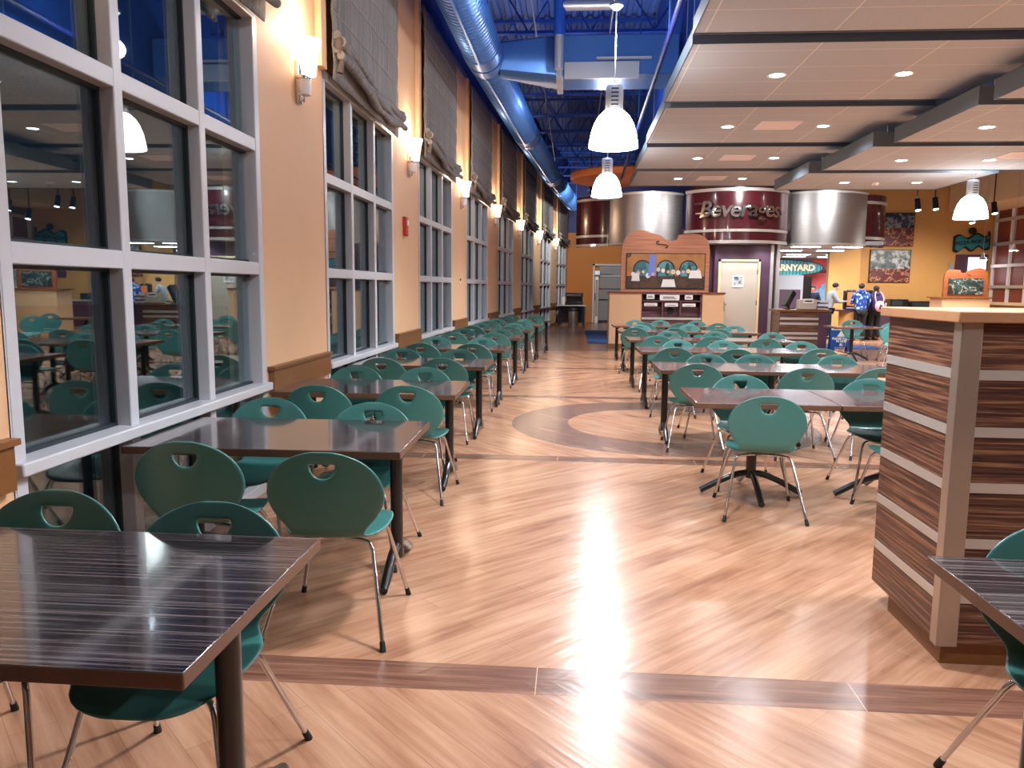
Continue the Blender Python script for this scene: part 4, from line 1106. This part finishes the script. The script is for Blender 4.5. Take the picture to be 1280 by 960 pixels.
for q, (x, y, z, tx, ty, lab) in enumerate(((2.4,19.75,4.3,1.9,22,'added black spotlight hidden above the ceiling edge, brightening the first steel canopy'),(4.4,19.75,4.3,4.4,21.4,'added black spotlight hidden above the ceiling edge, brightening the Beverages canopy'),(6.9,19.75,4.3,7,21.9,'added black spotlight hidden above the ceiling edge, brightening the second steel canopy'),(.9,28.0,4.7,.3,35,'added hidden black spotlight brightening the end wall of the corridor'),(.5,25.5,4.7,-.9,29,'added hidden black spotlight brightening the last windows of the corridor'))):  # added fill spots, kept out of sight, to brighten drums and corridor end
    o = empty('spot_lamp', (x, y, z), 0, lab, 'spotlight', 'black spotlights')
    dv_ = Vector((tx-x, ty-y, 3.2-z)).normalized()
    MB().tube([(0,0,0),(0,0,7.0-z)], .014, 6).build('stem', M['black'], o)
    MB().tube([-dv_*.06, dv_*.14], [.072,.08], 14).build('can', M['black'], o)
    MB().tube([dv_*.1401, dv_*.146], [.07,.07], 14).build('lens', M['lamp'], o)
    lo = light('bulb', 'SPOT', dv_*.17, 130 if y < 20 else 300, (1,.96,.92), o, .08, None, math.radians(120), .8)
    lo.rotation_euler = dv_.to_track_quat('-Z','Y').to_euler()
for q, (x, y, z, lab) in enumerate(((11.27,22.5,2.40,'tiny white cone pendant in front of the pickup sign'),(12.07,22.5,2.66,'tiny white cone pendant in front of the panelled screen'))):
    o = empty('cone_pendant', (x, y, z), 0, lab, 'pendant lamp', 'tiny cone pendants')
    MB().tube([(0,0,.15),(0,0,4.4)], .006, 5).build('wire', M['galv'], o)
    light('bulb', 'POINT', (0,0,-.05), 25, (1,.9,.8), o, .05)
    MB().lathe([(0,.2),(.03,.2),(.045,.1),(.12,0),(.11,0),(.035,.1),(0,.15)], (0,0,0), 16).build('cone', M['white'], o)

# ------------------------------------------------------------------ people
def skin_mesh(name, verts, edges_, radii, m, parent, sub=1, root=0):
    me = bpy.data.meshes.new(name); me.from_pydata([tuple(v) for v in verts], edges_, [])
    ob = bpy.data.objects.new(name, me); COL.objects.link(ob)
    md = ob.modifiers.new('skin', 'SKIN'); md.use_smooth_shade = True
    lay = me.skin_vertices[0].data
    for i, r in enumerate(radii):
        rr = r if isinstance(r, tuple) else (r, r)
        lay[i].radius = rr; lay[i].use_root = (i == root)
    sb = ob.modifiers.new('sub', 'SUBSURF'); sb.levels = sub; sb.render_levels = sub
    bpy.context.view_layer.update()
    dg = bpy.context.evaluated_depsgraph_get()
    nm = bpy.data.meshes.new_from_object(ob.evaluated_get(dg))
    bpy.data.objects.remove(ob)
    nm.materials.clear(); nm.materials.append(m); nm.shade_smooth()
    o2 = bpy.data.objects.new(name, nm); COL.objects.link(o2); o2.parent = parent
    return o2
def hand(V, E, R, wrist_i, wrist, d, side):
    """palm and five fingers grown from the wrist; d = forearm direction"""
    d = d.normalized(); lat = d.cross(Vector((0,0,1)));
    if lat.length < .1: lat = Vector((1,0,0))
    lat.normalize(); nrm = lat.cross(d)
    p = wrist+d*.055; pi_ = len(V); V.append(p); R.append((.034,.018)); E.append((wrist_i, pi_))
    for f, ln in zip((-.030,-.010,.010,.028), (.062,.074,.070,.055)):
        b = p+d*.035+lat*f; k = len(V); V.append(b); R.append(.0095); E.append((pi_, k))
        m_ = b+d*ln*.55-nrm*.008; V.append(m_); R.append(.0088); E.append((k, k+1))
        V.append(m_+d*ln*.4-nrm*.022); R.append(.0075); E.append((k+1, k+2))
    b = wrist+d*.03+lat*side*.034; k = len(V); V.append(b); R.append(.011); E.append((wrist_i, k))
    V.append(b+d*.035+lat*side*.02-nrm*.01); R.append(.0095); E.append((k, k+1))
def person(loc, rz, lab, top_mat, leg_mat, pose, scale=1.0, hood=False, hair_len=0, lean=0.0):
    root = empty('person', loc, rz, lab, 'person', 'people at the far counters'); root.scale = (scale,)*3
    # local: faces +y, x to the person's right... z up; joints in metres for 1.74 m
    ly = lean
    pel = Vector((0,0,.94)); waist = Vector((0,.02+ly*.25,1.10)); chest = Vector((0,.03+ly*.7,1.30)); neck = Vector((0,.03+ly,1.48))
    head = Vector((0,.065+ly*1.35,1.565)); crown = Vector((0,.045+ly*1.4,1.655))
    V = [pel, waist, chest, neck, head, crown]; E = [(0,1),(1,2),(2,3),(3,4),(4,5)]
    R = [(.14,.095),(.125,.09),(.14,.09),(.05,.053),(.072,.088),(.070,.082)]
    arms = []; legs = []
    for s in (-1, 1):
        sh = chest+Vector((s*.175,0,.10)); el_ = sh+Vector(pose['elbow'](s)); wr = el_+Vector(pose['wrist'](s))
        i = len(V); V += [sh, el_, wr]; R += [.055,.042,.029]; E += [(2,i),(i,i+1),(i+1,i+2)]
        arms.append((sh, el_, wr)); hand(V, E, R, i+2, wr, wr-el_, -s)
    for s in (-1, 1):
        hp = pel+Vector((s*.09,0,-.06)); kn = Vector((s*.105,.03,.50)); an = Vector((s*.11,-.03,.09)); toe = Vector((s*.125,.15,.035)); heel = Vector((s*.11,-.04,.04))
        i = len(V); V += [hp, kn, an, toe]; R += [.092,.062,.042,.036]; E += [(0,i),(i,i+1),(i+1,i+2),(i+2,i+3)]
        legs.append((hp, kn, an, toe))
    skin_mesh('body', V, E, R, M['skin'], root)
    # face
    f = MB()
    f.ball(head+Vector((0,.098,-.005)), .014, .02, .022, 8)
    for s in (-1,1): f.ball(head+Vector((s*.076,0,.0)), .012, .022, .03, 8)
    f.build('nose_and_ears', M['skin'], root, smooth=80)
    e = MB()
    for s in (-1,1): e.ball(head+Vector((s*.03,.082,.03)), .011, .008, .008, 8)
    e.ball(head+Vector((0,.086,-.045)), .026, .008, .006, 8); e.build('eyes_and_mouth', M['hair'], root, smooth=80)
    hm = MB(); hm.ball(crown+Vector((0,-.022,-.012)), .090, .098, .082, 16)
    if hair_len: hm.ball(head+Vector((0,-.055,-.03)), .085, .06, .12+hair_len, 14)
    hm.build('hair', M['hair'], root, smooth=80)
    # top
    tv = [pel+Vector((0,0,-.10)), pel+Vector((0,0,.02)), waist, chest, neck+Vector((0,-.005,-.055))]; te = [(0,1),(1,2),(2,3),(3,4)]
    tr_ = [(.190,.145),(.185,.14),(.175,.135),(.195,.15),(.10,.10)]
    for sh, el_, wr in arms:
        i = len(tv); tv += [sh, el_, wr.lerp(el_, .12)]; tr_ += [.092,.066,.05]; te += [(3,i),(i,i+1),(i+1,i+2)]
    skin_mesh('jacket', tv, te, tr_, top_mat, root)
    if hood: MB().lathe([(.09,0),(.12,-.03),(.13,-.08),(.10,-.11)], neck+Vector((0,-.02,.05)), 20).build('hood', top_mat, root, smooth=80)
    lv = [pel]; le = []; lr = [(.160,.115)]
    for hp, kn, an, toe in legs:
        i = len(lv); lv += [hp, kn, an+Vector((0,0,-.02))]; lr += [.108,.078,.062]; le += [(0,i),(i,i+1),(i+1,i+2)]
    skin_mesh('trousers', lv, le, lr, leg_mat, root)
    for hp, kn, an, toe in legs:
        b = MB().ball((toe.x, toe.y-.07, .045), .05, .135, .045, 14); b.v = [(x,y,max(.002,z)) for x,y,z in b.v]; b.build('shoe', M['rubber'], root, smooth=60)
    return root, neck, chest
reach = {'elbow': lambda s: (s*.03,.10,-.26), 'wrist': lambda s: (-s*.05,.23,.02)}
hang = {'elbow': lambda s: (s*.09,-.02,-.29), 'wrist': lambda s: (-s*.03,.10,-.23)}
fold = {'elbow': lambda s: (s*.08,.03,-.28), 'wrist': lambda s: (-s*.10,.20,.04)}
person((8.02, 25.12, 0), -PI/2, 'man in a grey sweater leaning over the golden dispenser stand', M['grey_knit'], M['trousers'], reach, 1.03, lean=.12)
person((8.80, 24.5, 0), -.15, 'person in a blue patterned coat facing the back counter', M['coat'], M['trousers'], fold, 1.02, True)
pr, pn, pc = person((9.34, 24.75, 0), .12, 'person in a purple coat wearing a pink backpack', M['purple'], M['trousers'], hang, .98, True, .06)
BP = empty('backpack', (9.37, 24.56, 1.06), .12, 'small pink drawstring backpack on the person in purple', 'backpack')
MB().ball((0,-.04,.0), .15, .07, .17, 16).build('pouch', M['pink'], BP, smooth=80)
MB().tube(bez([(-.1,-.03,.1),(-.13,.0,.25),(-.1,.08,.40),(-.06,.12,.44)],5), .016, 6).build('strap', M['pink'], BP); MB().tube(bez([(.1,-.03,.1),(.13,.0,.25),(.1,.08,.40),(.06,.12,.44)],5), .016, 6).build('strap', M['pink'], BP)
MB().slab_xz([(-.05,-.08),(.04,-.1),(.06,.02),(-.02,.06)], -.118, -.10).build('patch', M['navy'], BP)
person((8.78, 29.3, 0), PI-.3, 'person in dark clothes inside the servery before the coral wall', M['navy'], M['trousers'], fold, 1.0)

# ------------------------------------------------------------------ world, camera, view
w = bpy.data.worlds.new('night'); sc.world = w; w.use_nodes = True
w.node_tree.nodes['Background'].inputs[0].default_value = (.02,.03,.045,1); w.node_tree.nodes['Background'].inputs[1].default_value = .25

cam = bpy.data.cameras.new('camera'); co = bpy.data.objects.new('camera', cam); COL.objects.link(co); sc.camera = co
F = 960.0; PITCH = math.atan(120.5/960); YAW = math.radians(4.5); ROLL = .009
fwd = Vector((-math.sin(YAW)*math.cos(PITCH), math.cos(YAW)*math.cos(PITCH), -math.sin(PITCH)))
r0_ = Vector((math.cos(YAW), math.sin(YAW), 0)); d0 = fwd.cross(r0_)
c_, s_ = math.cos(ROLL), math.sin(ROLL)
rv = r0_*c_-d0*s_; dv = r0_*s_+d0*c_
Mx = Matrix((( rv.x, -dv.x, -fwd.x, 0), (rv.y, -dv.y, -fwd.y, 0), (rv.z, -dv.z, -fwd.z, 1.53), (0,0,0,1)))
co.matrix_world = Mx
cam.sensor_fit = 'HORIZONTAL'; cam.sensor_width = 36; cam.lens = 36*F/1280; cam.clip_start = .05; cam.clip_end = 200

vs_ = sc.view_settings; vs_.view_transform = 'Standard'; vs_.look = 'None'; vs_.gamma = 1; vs_.use_curve_mapping = False
vs_.exposure = 0.85
cy = sc.cycles; cy.use_denoising = True; cy.max_bounces = 8; cy.diffuse_bounces = 4; cy.glossy_bounces = 4; cy.transparent_max_bounces = 12
cy.caustics_reflective = False; cy.caustics_refractive = False; cy.sample_clamp_indirect = 6
